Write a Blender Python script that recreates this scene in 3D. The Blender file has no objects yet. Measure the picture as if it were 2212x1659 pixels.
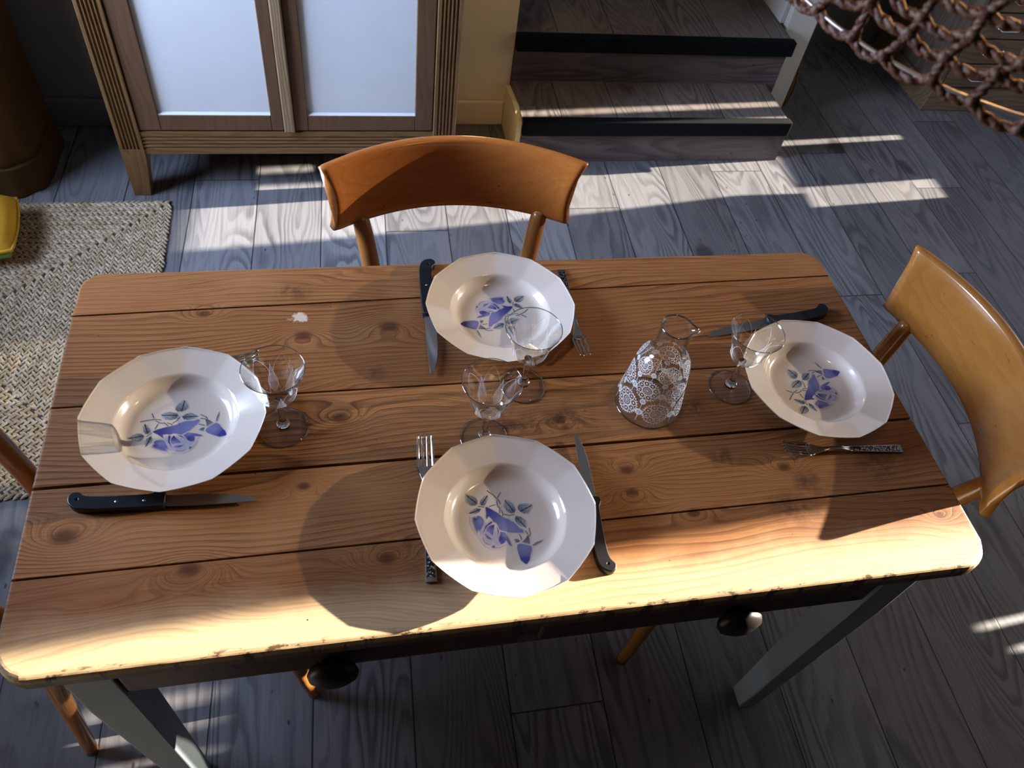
import bpy, bmesh, math, random
from math import sin, cos, pi, sqrt, atan2, radians, exp, floor
from mathutils import Vector, Matrix

random.seed(7)
SC = bpy.context.scene
COL = SC.collection

# ------------------------------------------------------------------ helpers
class G:
    """collects vertices and faces of ONE mesh (several material slots allowed)"""
    def __init__(s): s.v = []; s.f = []; s.m = []; s.s = []
    def add(s, v, f, m=0, smooth=True):
        o = len(s.v); s.v += [tuple(p) for p in v]
        for q in f:
            s.f.append(tuple(i + o for i in q)); s.m.append(m); s.s.append(smooth)
        return s
    def xf(s, M):
        s.v = [tuple(M @ Vector(p)) for p in s.v]; return s
    def mesh(s, name, mats):
        me = bpy.data.meshes.new(name); me.from_pydata(s.v, [], s.f)
        for mm in mats: me.materials.append(mm)
        me.polygons.foreach_set('material_index', s.m)
        me.polygons.foreach_set('use_smooth', s.s)
        me.update(); return me
    def obj(s, name, mats, parent=None, fix=True):
        if not isinstance(mats, (list, tuple)): mats = [mats]
        me = s.mesh(name, mats)
        if fix:
            bm = bmesh.new(); bm.from_mesh(me); bmesh.ops.recalc_face_normals(bm, faces=bm.faces); bm.to_mesh(me); bm.free()
        o = bpy.data.objects.new(name, me); COL.objects.link(o)
        if parent: o.parent = parent
        return o

def tag(o, label, cat, group=None):
    o['label'] = label; o['category'] = cat
    if group: o['group'] = group
    return o
def thing(name, label, cat, loc=(0, 0, 0), rz=0, group=None):
    o = bpy.data.objects.new(name, None); COL.objects.link(o)
    o.location = loc; o.rotation_euler = (0, 0, rz); o.empty_display_size = .05
    return tag(o, label, cat, group)
def struct(o): o['kind'] = 'structure'; return o
def dup(src, loc, rot=(0, 0, 0), label=None, scale=None):
    r = src.copy(); COL.objects.link(r); r.location = loc; r.rotation_euler = rot
    if scale: r.scale = scale
    if label: r['label'] = label
    for ch in list(src.children):
        c = ch.copy(); COL.objects.link(c); c.parent = r
        for g in list(ch.children):
            d = g.copy(); COL.objects.link(d); d.parent = c
    return r

def bbox(x0, x1, y0, y1, z0, z1, b=0.0, seg=2):
    bm = bmesh.new(); bmesh.ops.create_cube(bm, size=1)
    for v in bm.verts:
        v.co = Vector((x0 + (v.co.x + .5) * (x1 - x0), y0 + (v.co.y + .5) * (y1 - y0), z0 + (v.co.z + .5) * (z1 - z0)))
    if b > 0: bmesh.ops.bevel(bm, geom=list(bm.edges), offset=b, segments=seg, profile=.5, affect='EDGES')
    bm.verts.index_update()
    v = [tuple(p.co) for p in bm.verts]; f = [tuple(q.index for q in p.verts) for p in bm.faces]
    bm.free(); return v, f
def hexa(lo, hi, b=0.0):
    """two quads (lists of 4 points, ccw) joined into a solid, bevelled"""
    bm = bmesh.new(); a = [bm.verts.new(p) for p in lo]; c = [bm.verts.new(p) for p in hi]
    bm.faces.new(a[::-1]); bm.faces.new(c)
    for i in range(4): bm.faces.new((a[i], a[(i + 1) % 4], c[(i + 1) % 4], c[i]))
    if b: bmesh.ops.bevel(bm, geom=list(bm.edges), offset=b, segments=2, profile=.5, affect='EDGES')
    bm.verts.index_update()
    v = [tuple(p.co) for p in bm.verts]; f = [tuple(q.index for q in p.verts) for p in bm.faces]
    bm.free(); return v, f
def lathe(prof, n=64, closed=False, mod=None):
    """prof: (r,z) list; closed joins last to first; r==0 points become poles"""
    v = []; f = []; rings = []
    for k, (r, z) in enumerate(prof):
        if r < 1e-6: rings.append([len(v)]); v.append((0, 0, z))
        else:
            rings.append(list(range(len(v), len(v) + n)))
            for i in range(n):
                a = 2 * pi * i / n; p = (r * cos(a), r * sin(a), z)
                v.append(mod(k, a, p) if mod else p)
    K = len(prof)
    for k in range(K if closed else K - 1):
        A = rings[k]; B = rings[(k + 1) % K]
        if len(A) == 1 and len(B) == 1: continue
        for i in range(n):
            j = (i + 1) % n
            if len(A) == 1: f.append((A[0], B[i], B[j]))
            elif len(B) == 1: f.append((A[i], B[0], A[j]))
            else: f.append((A[i], B[i], B[j], A[j]))
    return v, f
def tube(pts, rad, n=12, caps=True, loop=False):
    pts = [Vector(p) for p in pts]; K = len(pts)
    if not isinstance(rad, (list, tuple)): rad = [rad] * K
    v = []; f = []; N = None
    for k in range(K):
        if loop: t = pts[(k + 1) % K] - pts[k - 1]
        else: t = pts[min(k + 1, K - 1)] - pts[max(k - 1, 0)]
        t.normalize()
        if N is None:
            N = t.cross(Vector((0, 0, 1)))
            if N.length < .05: N = t.cross(Vector((0, 1, 0)))
        N = (N - t * N.dot(t)).normalized(); B = t.cross(N)
        for i in range(n):
            a = 2 * pi * i / n; v.append(pts[k] + (N * cos(a) + B * sin(a)) * rad[k])
    for k in range(K if loop else K - 1):
        k2 = (k + 1) % K
        for i in range(n):
            j = (i + 1) % n; f.append((k * n + i, k * n + j, k2 * n + j, k2 * n + i))
    if caps and not loop:
        f.append(tuple(range(n))[::-1]); f.append(tuple(range((K - 1) * n, K * n)))
    return v, f
def smoothpath(ctrl, n=8):
    """Catmull-Rom through tuples of any length"""
    out = []; K = len(ctrl)
    for i in range(K - 1):
        p0, p1, p2, p3 = ctrl[max(i - 1, 0)], ctrl[i], ctrl[i + 1], ctrl[min(i + 2, K - 1)]
        for s in range(n):
            t = s / n
            out.append(tuple(.5 * (2 * b + (c - a) * t + (2 * a - 5 * b + 4 * c - d) * t * t + (3 * b - a - 3 * c + d) * t ** 3) for a, b, c, d in zip(p0, p1, p2, p3)))
    out.append(tuple(ctrl[-1])); return out

# ------------------------------------------------------------------ node materials
class M:
    def __init__(s, name):
        s.mat = bpy.data.materials.new(name); s.mat.use_nodes = True
        s.nt = s.mat.node_tree; s.b = s.nt.nodes['Principled BSDF']; s.out = s.nt.nodes['Material Output']
    def n(s, t, ins=None, **kw):
        nd = s.nt.nodes.new(t)
        for k, v in kw.items(): setattr(nd, k, v)
        for k, v in (ins or {}).items(): s.put(nd.inputs[k], v)
        return nd
    def put(s, sock, v):
        if isinstance(v, bpy.types.NodeSocket): s.nt.links.new(v, sock)
        elif isinstance(v, (tuple, list)) and len(v) == 3 and sock.type == 'RGBA': sock.default_value = (*v, 1)
        else: sock.default_value = v
    def set(s, **kw):
        for k, v in kw.items(): s.put(s.b.inputs[k.replace('_', ' ')], v)
        return s
    def math(s, op, a, b=0.0, c=0.0, clamp=False):
        nd = s.n('ShaderNodeMath', operation=op, use_clamp=clamp); s.put(nd.inputs[0], a); s.put(nd.inputs[1], b)
        if op in ('MULTIPLY_ADD', 'SMOOTH_MIN', 'COMPARE'): s.put(nd.inputs[2], c)
        return nd.outputs[0]
    def mix(s, fac, a, b, mode='MIX'):
        nd = s.n('ShaderNodeMix', data_type='RGBA', blend_type=mode)
        s.put(nd.inputs[0], fac); s.put(nd.inputs[6], a); s.put(nd.inputs[7], b); return nd.outputs[2]
    def comb(s, x, y, z=0.0):
        nd = s.n('ShaderNodeCombineXYZ'); s.put(nd.inputs[0], x); s.put(nd.inputs[1], y); s.put(nd.inputs[2], z); return nd.outputs[0]
    def noise(s, vec, scale=1.0, detail=2.0, rough=.5, dist=0.0):
        nd = s.n('ShaderNodeTexNoise', {'Scale': scale, 'Detail': detail, 'Roughness': rough, 'Distortion': dist})
        if vec is not None: s.put(nd.inputs['Vector'], vec)
        return nd.outputs['Fac']
    def ramp(s, fac, stops, interp='LINEAR'):
        nd = s.n('ShaderNodeValToRGB'); s.put(nd.inputs[0], fac); cr = nd.color_ramp; cr.interpolation = interp
        while len(cr.elements) < len(stops): cr.elements.new(.5)
        for e, (p, c) in zip(cr.elements, stops):
            e.position = p; e.color = (*c, 1) if isinstance(c, (tuple, list)) else (c, c, c, 1)
        return nd.outputs[0]
    def smooth(s, x, a, b, lo=0.0, hi=1.0):
        nd = s.n('ShaderNodeMapRange', interpolation_type='SMOOTHSTEP'); s.put(nd.inputs[0], x)
        nd.inputs[1].default_value = a; nd.inputs[2].default_value = b; nd.inputs[3].default_value = lo; nd.inputs[4].default_value = hi
        return nd.outputs[0]
    def obj(s):
        nd = s.n('ShaderNodeTexCoord'); sp = s.n('ShaderNodeSeparateXYZ', {0: nd.outputs['Object']})
        return nd.outputs['Object'], sp.outputs[0], sp.outputs[1], sp.outputs[2]
    def bump(s, h, strength=.2, dist=.002):
        nd = s.n('ShaderNodeBump', {'Strength': strength, 'Distance': dist, 'Height': h}); s.put(s.b.inputs['Normal'], nd.outputs[0])

def plain(name, col, rough=.5, metal=0.0, noise=0.0, nscale=30.0, **kw):
    m = M(name); m.set(Roughness=rough, Metallic=metal)
    if noise:
        v, x, y, z = m.obj(); f = m.noise(v, nscale, 4)
        m.set(Base_Color=m.mix(f, tuple(c * (1 - noise) for c in col), tuple(min(1, c * (1 + noise)) for c in col)))
        m.bump(f, .08, .002)
    else: m.set(Base_Color=col)
    m.set(**kw); return m.mat

# knots of the pine table top: x, y, size across, strength
KNOTS = [(-.167, .178, .017, 2.4), (-.447, .222, .010, 1.5), (-.299, .167, .014, 2.0), (-.248, .006, .013, 2.0), (-.300, -.102, .009, 1.4),
         (-.586, -.146, .017, 2.4), (-.436, -.207, .014, 2.2), (-.198, -.218, .012, 1.9), (.070, -.022, .012, 1.6), (.149, -.119, .011, 2.0),
         (.147, -.155, .010, 1.8), (.388, -.137, .011, 1.8), (.226, -.196, .010, 1.5), (.594, -.238, .008, 1.3)]
def pine_top():
    m = M('pine_tabletop'); v, x, y, z = m.obj()
    bid = m.n('ShaderNodeAttribute', attribute_name='bid').outputs['Fac']
    w = m.noise(m.comb(m.math('MULTIPLY', x, 1.6), m.math('MULTIPLY', y, 7.0), m.math('MULTIPLY', bid, 5.3)), 1.0, 2.0, .45)
    f = m.math('MULTIPLY_ADD', y, 95.0, m.math('MULTIPLY', w, 15.0))
    w2 = m.noise(m.comb(m.math('MULTIPLY', x, 6.0), m.math('MULTIPLY', y, 30.0), bid), 1.0, 2.0)
    f = m.math('MULTIPLY_ADD', w2, .9, f)
    dark = None
    for i, (kx, ky, r, a) in enumerate(KNOTS):
        dx = m.math('SUBTRACT', x, kx); dy = m.math('SUBTRACT', y, ky)
        d2 = m.math('ADD', m.math('MULTIPLY', m.math('MULTIPLY', dx, dx), 1 / (2.1 * r) ** 2), m.math('MULTIPLY', m.math('MULTIPLY', dy, dy), 1 / (1.15 * r) ** 2))
        e = m.math('POWER', 2.718, m.math('MULTIPLY', d2, -.55))
        f = m.math('MULTIPLY_ADD', e, a * (2.2 if i % 2 else -2.2), f)
        k2 = m.math('ADD', m.math('MULTIPLY', m.math('MULTIPLY', dx, dx), 1 / (.95 * r) ** 2), m.math('MULTIPLY', m.math('MULTIPLY', dy, dy), 1 / (.62 * r) ** 2))
        k = m.math('POWER', 2.718, m.math('MULTIPLY', m.math('MULTIPLY', k2, k2), -.8))
        dark = k if dark is None else m.math('MAXIMUM', dark, k)
    ring = m.math('FRACT', f)
    late = m.ramp(ring, [(0, .0), (.5, .18), (.80, .85), (.90, 1.0), (.97, .95), (1.0, .0)])
    var = m.noise(m.comb(m.math('MULTIPLY', x, 2.0), m.math('MULTIPLY', y, 5.0), m.math('MULTIPLY', bid, 3.1)), 1.0, 3.0)
    late2 = m.ramp(m.math('FRACT', m.math('MULTIPLY_ADD', f, 2.6, m.math('MULTIPLY', w2, 2.0))), [(0, .0), (.45, .2), (.8, 1.0), (.92, .9), (1.0, .0)])
    vs = m.smooth(var, .35, .65)
    amt = m.math('MULTIPLY_ADD', late, m.math('MULTIPLY_ADD', vs, .62, .26), m.math('MULTIPLY', late2, m.math('MULTIPLY_ADD', vs, -.30, .46)))
    amt = m.math('MINIMUM', amt, 1.0)
    fib = m.noise(m.comb(m.math('MULTIPLY', x, 14.0), m.math('MULTIPLY', y, 420.0), bid), 1.0, 3.0)
    bvar = m.n('ShaderNodeTexWhiteNoise', {'W': m.math('ROUND', bid)}, noise_dimensions='1D').outputs[0]
    light = m.mix(bvar, (.31, .146, .056), (.41, .205, .082))
    light = m.mix(m.smooth(fib, .35, .7), light, m.mix(1.0, light, (.80, .72, .66), 'MULTIPLY'))
    c = m.mix(m.math('MULTIPLY', amt, .86), light, (.115, .040, .015))
    # worn front strip, its colour brightened for the sun band, warm blotches, dark stains
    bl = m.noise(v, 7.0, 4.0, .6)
    c = m.mix(m.math('MULTIPLY', m.smooth(bl, .5, .72), .30), c, (.24, .085, .03))
    c = m.mix(m.math('MULTIPLY', m.smooth(m.noise(v, 4.0, 3.0), .5, .75), .45), c, (.42, .23, .11))
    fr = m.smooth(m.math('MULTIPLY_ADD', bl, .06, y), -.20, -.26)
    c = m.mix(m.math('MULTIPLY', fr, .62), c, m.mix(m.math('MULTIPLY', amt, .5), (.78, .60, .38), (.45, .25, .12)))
    c = m.mix(m.math('MULTIPLY', dark, .80), c, (.075, .025, .010))
    st = None
    for sx, sy, r in ((.378, -.206, .030), (.54, -.143, .03), (.285, -.018, .022), (.30, -.112, .02), (.415, -.165, .022), (-.314, .262, .018), (-.2, .085, .014), (.08, -.025, .03), (.0, -.03, .03)):
        dx = m.math('SUBTRACT', x, sx); dy = m.math('SUBTRACT', y, sy)
        d2 = m.math('MULTIPLY', m.math('ADD', m.math('MULTIPLY', m.math('MULTIPLY', dx, dx), .5), m.math('MULTIPLY', dy, dy)), 1 / r ** 2)
        e = m.math('POWER', 2.718, m.math('MULTIPLY', d2, -1.2)); st = e if st is None else m.math('MAXIMUM', st, e)
    sm = m.math('MULTIPLY', st, m.smooth(m.noise(v, 45.0, 4.0, .7), .32, .68))
    c = m.mix(m.math('MULTIPLY', sm, .75), c, (.035, .014, .008))
    # white paint scuffs and small worm holes
    dx = m.math('SUBTRACT', x, -.305); dy = m.math('SUBTRACT', y, .205)
    wd = m.math('POWER', 2.718, m.math('MULTIPLY', m.math('ADD', m.math('MULTIPLY', dx, dx), m.math('MULTIPLY', m.math('MULTIPLY', dy, dy), 3.0)), -1500.0))
    wm = m.smooth(m.math('MULTIPLY', wd, m.noise(v, 70.0, 4.0, .7)), .30, .42)
    c = m.mix(m.math('MULTIPLY', wm, .7), c, (.72, .60, .48))
    vor = m.n('ShaderNodeTexVoronoi', {'Vector': v, 'Scale': 38.0, 'Randomness': 1.0})
    hole = m.math('MULTIPLY', m.smooth(vor.outputs['Distance'], .055, .03), m.math('GREATER_THAN', m.noise(v, 13.0, 1.0), .55))
    c = m.mix(m.math('MULTIPLY', hole, .85), c, (.03, .013, .008))
    ed = m.math('MULTIPLY', m.smooth(y, -.309, -.3155), m.smooth(m.noise(m.comb(m.math('MULTIPLY', x, 40.0), m.math('MULTIPLY', y, 120.0), z), 1.0, 4.0, .7), .54, .62))
    c = m.mix(m.math('MULTIPLY', ed, .8), c, (.035, .014, .007))
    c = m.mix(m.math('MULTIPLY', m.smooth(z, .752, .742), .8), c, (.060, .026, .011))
    m.set(Base_Color=c, Roughness=m.smooth(fib, .2, .8, .38, .55)); m.b.inputs['Specular IOR Level'].default_value = .35
    h = m.math('SUBTRACT', m.math('MULTIPLY', late, -.5), m.math('MULTIPLY', hole, 2.0))
    m.bump(m.math('MULTIPLY_ADD', fib, .4, h), .22, .0012)
    return m.mat

def laminate(name, mode='floor', tint=(1, 1, 1)):
    """grey wood-effect planks; mode floor / tread (planks along y) or riser (one board along x)"""
    m = M(name); v, x, y, z = m.obj()
    if mode == 'riser': a, b = z, x; idx = 0.5; cell = .5; groove = None
    else: a, b = x, y
    if mode != 'riser':
        u = m.math('MULTIPLY', m.math('SUBTRACT', m.math('SUBTRACT', x, .056 if mode == 'floor' else .07), m.math('MULTIPLY', y, .03)), 5.0)
        idx = m.math('FLOOR', u); fu = m.math('FRACT', u)
        r1 = m.n('ShaderNodeTexWhiteNoise', {'W': m.math('ADD', idx, .5)}, noise_dimensions='1D').outputs[0]
        vv = m.math('MULTIPLY_ADD', y, .78, m.math('MULTIPLY', r1, 7.3)); cell = m.math('FLOOR', vv); fv = m.math('FRACT', vv)
        eu = m.math('MINIMUM', fu, m.math('SUBTRACT', 1.0, fu)); ev = m.math('MINIMUM', fv, m.math('SUBTRACT', 1.0, fv))
        groove = m.smooth(eu, .004, .012, 1, 0)
        if mode == 'floor': groove = m.math('MAXIMUM', groove, m.smooth(ev, .0006, .0019, 1, 0))
    seed = m.n('ShaderNodeTexWhiteNoise', {'Vector': m.comb(idx, cell, 0)}, noise_dimensions='2D')
    sv = seed.outputs['Value']; sc = m.n('ShaderNodeSeparateColor', {0: seed.outputs['Color']}).outputs
    P = m.comb(m.math('MULTIPLY', a, 8.0), m.math('MULTIPLY', b, 1.15), m.math('MULTIPLY', sv, 37.0))
    n1 = m.noise(P, 1.0, 1.5, .4, .35)
    warp = m.noise(m.comb(m.math('MULTIPLY', a, 40.0), m.math('MULTIPLY', b, 9.0), sv), 1.0, 2.0)
    ring = m.math('FRACT', m.math('MULTIPLY_ADD', warp, .55, m.math('MULTIPLY', n1, 17.0)))
    line = m.ramp(ring, [(0, 0.0), (.35, .1), (.72, 1.0), (.86, 1.0), (1, 0.0)])
    mask = m.noise(m.comb(m.math('MULTIPLY', a, 6.0), m.math('MULTIPLY', b, 2.2), m.math('MULTIPLY', sv, 11.0)), 1.0, 2.0)
    fib = m.noise(m.comb(m.math('MULTIPLY', a, 260.0), m.math('MULTIPLY', b, 7.0), sv), 1.0, 3.0, .6)
    amt = m.math('MULTIPLY', line, m.smooth(mask, .3, .7, .15, .75))
    amt = m.math('MULTIPLY_ADD', m.smooth(fib, .42, .75), .28, amt)
    base = m.mix(sc[1], (.180, .174, .182), (.275, .267, .276))
    base = m.mix(m.math('MULTIPLY', sc[2], .45), base, (.185, .162, .152))
    c = m.mix(m.math('MINIMUM', amt, 1.0), base, (.080, .077, .082))
    # knots and specks
    kv = m.n('ShaderNodeTexVoronoi', {'Vector': m.comb(m.math('MULTIPLY', a, 3.6), m.math('MULTIPLY', b, 1.7), m.math('MULTIPLY', sv, 5.0)), 'Scale': 1.0})
    kd = m.math('MULTIPLY_ADD', m.noise(v, 26.0, 3.0), .14, kv.outputs['Distance'])
    c = m.mix(m.smooth(kd, .235, .14, 0, .8), c, (.055, .05, .052))
    sp = m.n('ShaderNodeTexVoronoi', {'Vector': m.comb(m.math('MULTIPLY', a, 26.0), m.math('MULTIPLY', b, 13.0), 0), 'Scale': 1.0})
    spk = m.math('MULTIPLY', m.smooth(sp.outputs['Distance'], .10, .05), m.math('GREATER_THAN', m.noise(v, 5.0, 2.0), .52))
    c = m.mix(m.math('MULTIPLY', spk, .8), c, (.03, .03, .035))
    c = m.mix(1.0, c, tint, 'MULTIPLY')
    h = m.math('MULTIPLY', amt, -.5)
    if groove is not None:
        c = m.mix(m.math('MULTIPLY', groove, .9), c, (.015, .015, .018)); h = m.math('SUBTRACT', h, m.math('MULTIPLY', groove, 2.0))
    m.set(Base_Color=c, Roughness=.48); m.b.inputs['Specular IOR Level'].default_value = .4
    m.bump(h, .18, .0012); return m.mat

def wood(name, light, dark, rough=.35, axis='x', freq=60.0, coat=0.0, contrast=.5, streak=0.0):
    m = M(name); v, x, y, z = m.obj()
    a = {'x': x, 'y': y, 'z': z}[axis]; o = [c for k, c in (('x', x), ('y', y), ('z', z)) if k != axis]
    s = m.math('ADD', o[0], m.math('MULTIPLY', o[1], .8))
    w = m.noise(m.comb(m.math('MULTIPLY', a, 2.2), m.math('MULTIPLY', o[0], 9.0), m.math('MULTIPLY', o[1], 9.0)), 1.0, 2.0)
    ring = m.math('FRACT', m.math('MULTIPLY_ADD', s, freq, m.math('MULTIPLY', w, 7.0)))
    late = m.ramp(ring, [(0, 0.0), (.5, .3), (.85, 1.0), (1, 0.0)])
    fib = m.noise(m.comb(m.math('MULTIPLY', a, 12.0), m.math('MULTIPLY', o[0], 300.0), m.math('MULTIPLY', o[1], 300.0)), 1.0, 3.0)
    c = m.mix(m.math('MULTIPLY', late, contrast), light, dark)
    c = m.mix(m.math('MULTIPLY', m.smooth(fib, .45, .75), .35), c, dark)
    c = m.mix(m.math('MULTIPLY', m.noise(v, 6.0, 3.0), .5), c, tuple(k * .72 for k in light))
    if streak:
        sn = m.noise(m.comb(m.math('MULTIPLY', a, 22.0), m.math('MULTIPLY', o[0], 150.0), m.math('MULTIPLY', o[1], 150.0)), 1.0, 2.0)
        c = m.mix(m.math('MULTIPLY', m.smooth(sn, .70, .78), streak), c, (.05, .018, .006))
    m.set(Base_Color=c, Roughness=rough)
    if coat: m.b.inputs['Coat Weight'].default_value = coat; m.b.inputs['Coat Roughness'].default_value = .12
    m.bump(m.math('MULTIPLY', late, -1.0), .08, .001); return m.mat

def painted(name, col, under, rough=.5, chip=.62, scale=22.0, alongz=True):
    m = M(name); v, x, y, z = m.obj()
    vec = m.comb(m.math('MULTIPLY', x, scale), m.math('MULTIPLY', y, scale), m.math('MULTIPLY', z, scale * (.35 if alongz else 1)))
    n1 = m.noise(vec, 1.0, 5.0, .65)
    f = m.smooth(n1, chip, chip + .04)
    c = m.mix(m.noise(v, 9.0, 3.0), tuple(k * .85 for k in col), tuple(min(1, k * 1.1) for k in col))
    c = m.mix(f, c, under); m.set(Base_Color=c, Roughness=rough); m.bump(m.math('MULTIPLY', f, -1.0), .2, .001); return m.mat

def thin_glass(name):
    m = M(name); nt = m.nt
    lw = m.n('ShaderNodeLayerWeight', {'Blend': .5})
    fr = m.math('MINIMUM', m.math('MULTIPLY_ADD', m.math('POWER', lw.outputs['Facing'], 3.0), .80, .032), .65)
    tcol = m.ramp(lw.outputs['Facing'], [(0, (.992, .994, .992)), (.6, (.98, .983, .98)), (.85, (.80, .82, .83)), (1.0, (.38, .41, .43))])
    tr = m.n('ShaderNodeBsdfTransparent', {'Color': tcol}); gl = m.n('ShaderNodeBsdfGlossy', {'Roughness': .015, 'Color': (1, 1, 1, 1)})
    mx = m.n('ShaderNodeMixShader', {0: fr, 1: tr.outputs[0], 2: gl.outputs[0]})
    nt.links.new(mx.outputs[0], m.out.inputs[0]); return m.mat
def frosted(name, opac, col=(.9, .92, .95)):
    m = M(name)
    tr = m.n('ShaderNodeBsdfTransparent'); df = m.n('ShaderNodeBsdfDiffuse', {'Color': (*col, 1)}); tl = m.n('ShaderNodeBsdfTranslucent', {'Color': (*col, 1)})
    a = m.n('ShaderNodeMixShader', {0: .35, 1: df.outputs[0], 2: tl.outputs[0]})
    mx = m.n('ShaderNodeMixShader', {0: opac, 1: tr.outputs[0], 2: a.outputs[0]})
    m.nt.links.new(mx.outputs[0], m.out.inputs[0]); return m.mat

MT = dict(
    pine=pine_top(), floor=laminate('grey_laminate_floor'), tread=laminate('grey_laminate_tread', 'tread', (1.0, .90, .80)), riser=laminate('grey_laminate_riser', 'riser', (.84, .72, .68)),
    chair=wood('orange_beech', (.50, .185, .045), (.33, .10, .020), .26, 'x', 40, .55, .30, .75),
    gold=wood('golden_beech', (.40, .180, .042), (.27, .10, .022), .26, 'x', 40, .55, .30, .75),
    chairleg=wood('orange_beech_rod', (.40, .17, .05), (.30, .10, .02), .3, 'z', 40, .4, .30, .3),
    apron=painted('dull_apron_paint', (.13, .115, .095), (.055, .03, .018), .6, .60, 26, False),
    drawer=painted('brown_drawer_paint', (.085, .045, .030), (.03, .014, .010), .5, .62, 30, False),
    legpaint=painted('grey_blue_leg_paint', (.30, .345, .365), (.17, .085, .035), .5, .66, 20),
    cupwood=wood('cupboard_pine', (.215, .120, .050), (.09, .042, .018), .5, 'z', 45, 0, .55, .5),
    cuprail=wood('cupboard_pine_rail', (.215, .120, .050), (.09, .042, .018), .5, 'x', 45, 0, .55, .5),
    cupdark=wood('brown_door_frame', (.155, .085, .045), (.07, .035, .018), .55, 'z', 25, 0, .35, .3),
    astragal=wood('weathered_strip', (.36, .25, .145), (.10, .055, .03), .55, 'z', 130, 0, .8, .3),
    panel=plain('white_door_panel', (.62, .63, .65), .5, 0, .04, 18),
    chest=wood('old_chest_wood', (.23, .15, .09), (.08, .045, .026), .55, 'x', 40, 0, .6, .7),
    chestside=wood('old_chest_side', (.22, .165, .12), (.06, .04, .025), .6, 'z', 30, 0, .6, .9),
    dim=plain('dim_wall_paint', (.07, .055, .045), .9, 0, .05, 10), wallgrey=plain('dull_plaster', (.20, .205, .20), .85, 0, .06, 12), wallcream=plain('cream_plaster', (.76, .64, .42), .8, 0, .05, 10),
    white=plain('white_wall_paint', (.72, .71, .67), .7, 0, .04, 10), ceil=plain('ceiling_paint', (.40, .37, .33), .9, 0, .02, 6),
    nose=plain('black_nosing_rubber', (.010, .011, .012), .8, 0, .3, 40, Specular_IOR_Level=.15), yellowtrim=plain('yellow_trim_paint', (.82, .70, .42), .6, 0, .06, 20),
    steel=plain('brushed_steel', (.44, .43, .415), .26, 1.0), blade=plain('blade_steel', (.40, .40, .41), .30, 1.0),
    black=plain('black_handle_plastic', (.012, .013, .017), .38, 0, .3, 60), rivet=plain('rivet_metal', (.7, .68, .64), .3, 1.0),
    knob=plain('dark_knob_wood', (.022, .016, .013), .45, 0, .3, 40), mustard=plain('mustard_cloth', (.09, .042, .007), .9, 0, .18, 220),
    yellow=plain('yellow_cloth', (.62, .36, .035), .9, 0, .12, 160), green=plain('green_cloth', (.20, .30, .08), .9, 0, .1, 160),
    tan=plain('tan_strip', (.20, .125, .055), .6, 0, .2, 30), glass=thin_glass('clear_thin_glass'), etch=frosted('etched_line', .55), frost=frosted('frosted_petal', .22),
    lace=frosted('white_lace_print', .72), sheer=frosted('sheer_curtain_cloth', .91, (.55, .50, .44)), wire=plain('hoop_wire', (.42, .36, .30), .35, .6), hardware=plain('chrome_pull', (.75, .75, .76), .12, 1.0),
)
def stemglass():
    m = M('solid_glass_stem'); m.set(Base_Color=(.97, .98, .98), Roughness=.02, IOR=1.45); m.b.inputs['Transmission Weight'].default_value = 1.0; return m.mat
MT['stem'] = stemglass()
def rimglass():
    m = M('glass_rim'); lw = m.n('ShaderNodeLayerWeight', {'Blend': .5})
    tr = m.n('ShaderNodeBsdfTransparent', {'Color': (.52, .55, .57, 1)}); gl = m.n('ShaderNodeBsdfGlossy', {'Roughness': .05})
    mx = m.n('ShaderNodeMixShader', {0: m.math('MULTIPLY_ADD', lw.outputs['Facing'], .5, .22), 1: tr.outputs[0], 2: gl.outputs[0]})
    m.nt.links.new(mx.outputs[0], m.out.inputs[0]); return m.mat
MT['rim'] = rimglass()
def ceramic():
    m = M('cream_faience'); v, x, y, z = m.obj()
    m.set(Base_Color=m.mix(m.noise(v, 14.0, 2.0), (.61, .51, .43), (.66, .555, .47)), Roughness=.16); m.b.inputs['Coat Weight'].default_value = .8; m.b.inputs['Coat Roughness'].default_value = .03
    return m.mat
MT['ceramic'] = ceramic()
def decalmat():
    m = M('airbrushed_rose'); a = m.n('ShaderNodeVertexColor', layer_name='Col')
    v, x, y, z = m.obj()
    m.set(Base_Color=m.mix(a.outputs['Alpha'], (.635, .532, .45), a.outputs['Color']), Roughness=.16); m.b.inputs['Coat Weight'].default_value = .8; m.b.inputs['Coat Roughness'].default_value = .03
    return m.mat
MT['decal'] = decalmat()
def forkpattern():
    m = M('engraved_handle'); v, x, y, z = m.obj()
    vo = m.n('ShaderNodeTexVoronoi', {'Vector': v, 'Scale': 330.0}); n = m.smooth(vo.outputs['Distance'], .25, .55)
    m.set(Base_Color=m.mix(n, (.60, .60, .60), (.10, .10, .10)), Roughness=.3, Metallic=1.0); m.bump(n, .5, .001); return m.mat
MT['forkpat'] = forkpattern()
def jute():
    m = M('braided_jute'); v, x, y, z = m.obj()
    n = m.noise(v, 60.0, 3.0); n2 = m.noise(v, 500.0, 3.0)
    c = m.mix(m.smooth(n, .3, .7), (.36, .27, .16), (.55, .46, .34)); c = m.mix(m.smooth(n2, .5, .75), c, (.20, .14, .08))
    m.set(Base_Color=c, Roughness=.85); m.bump(n2, .3, .002); return m.mat
MT['jute'] = jute()
def rope():
    m = M('rust_twine'); v, x, y, z = m.obj()
    n = m.noise(v, 190.0, 3.0); c = m.mix(m.smooth(n, .38, .62), (.095, .028, .010), (.20, .115, .07))
    c = m.mix(m.smooth(m.noise(v, 420.0, 2.0), .66, .74), c, (.60, .12, .012)); m.set(Base_Color=c, Roughness=.55); m.bump(n, .5, .003); return m.mat
MT['rope'] = rope()
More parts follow.
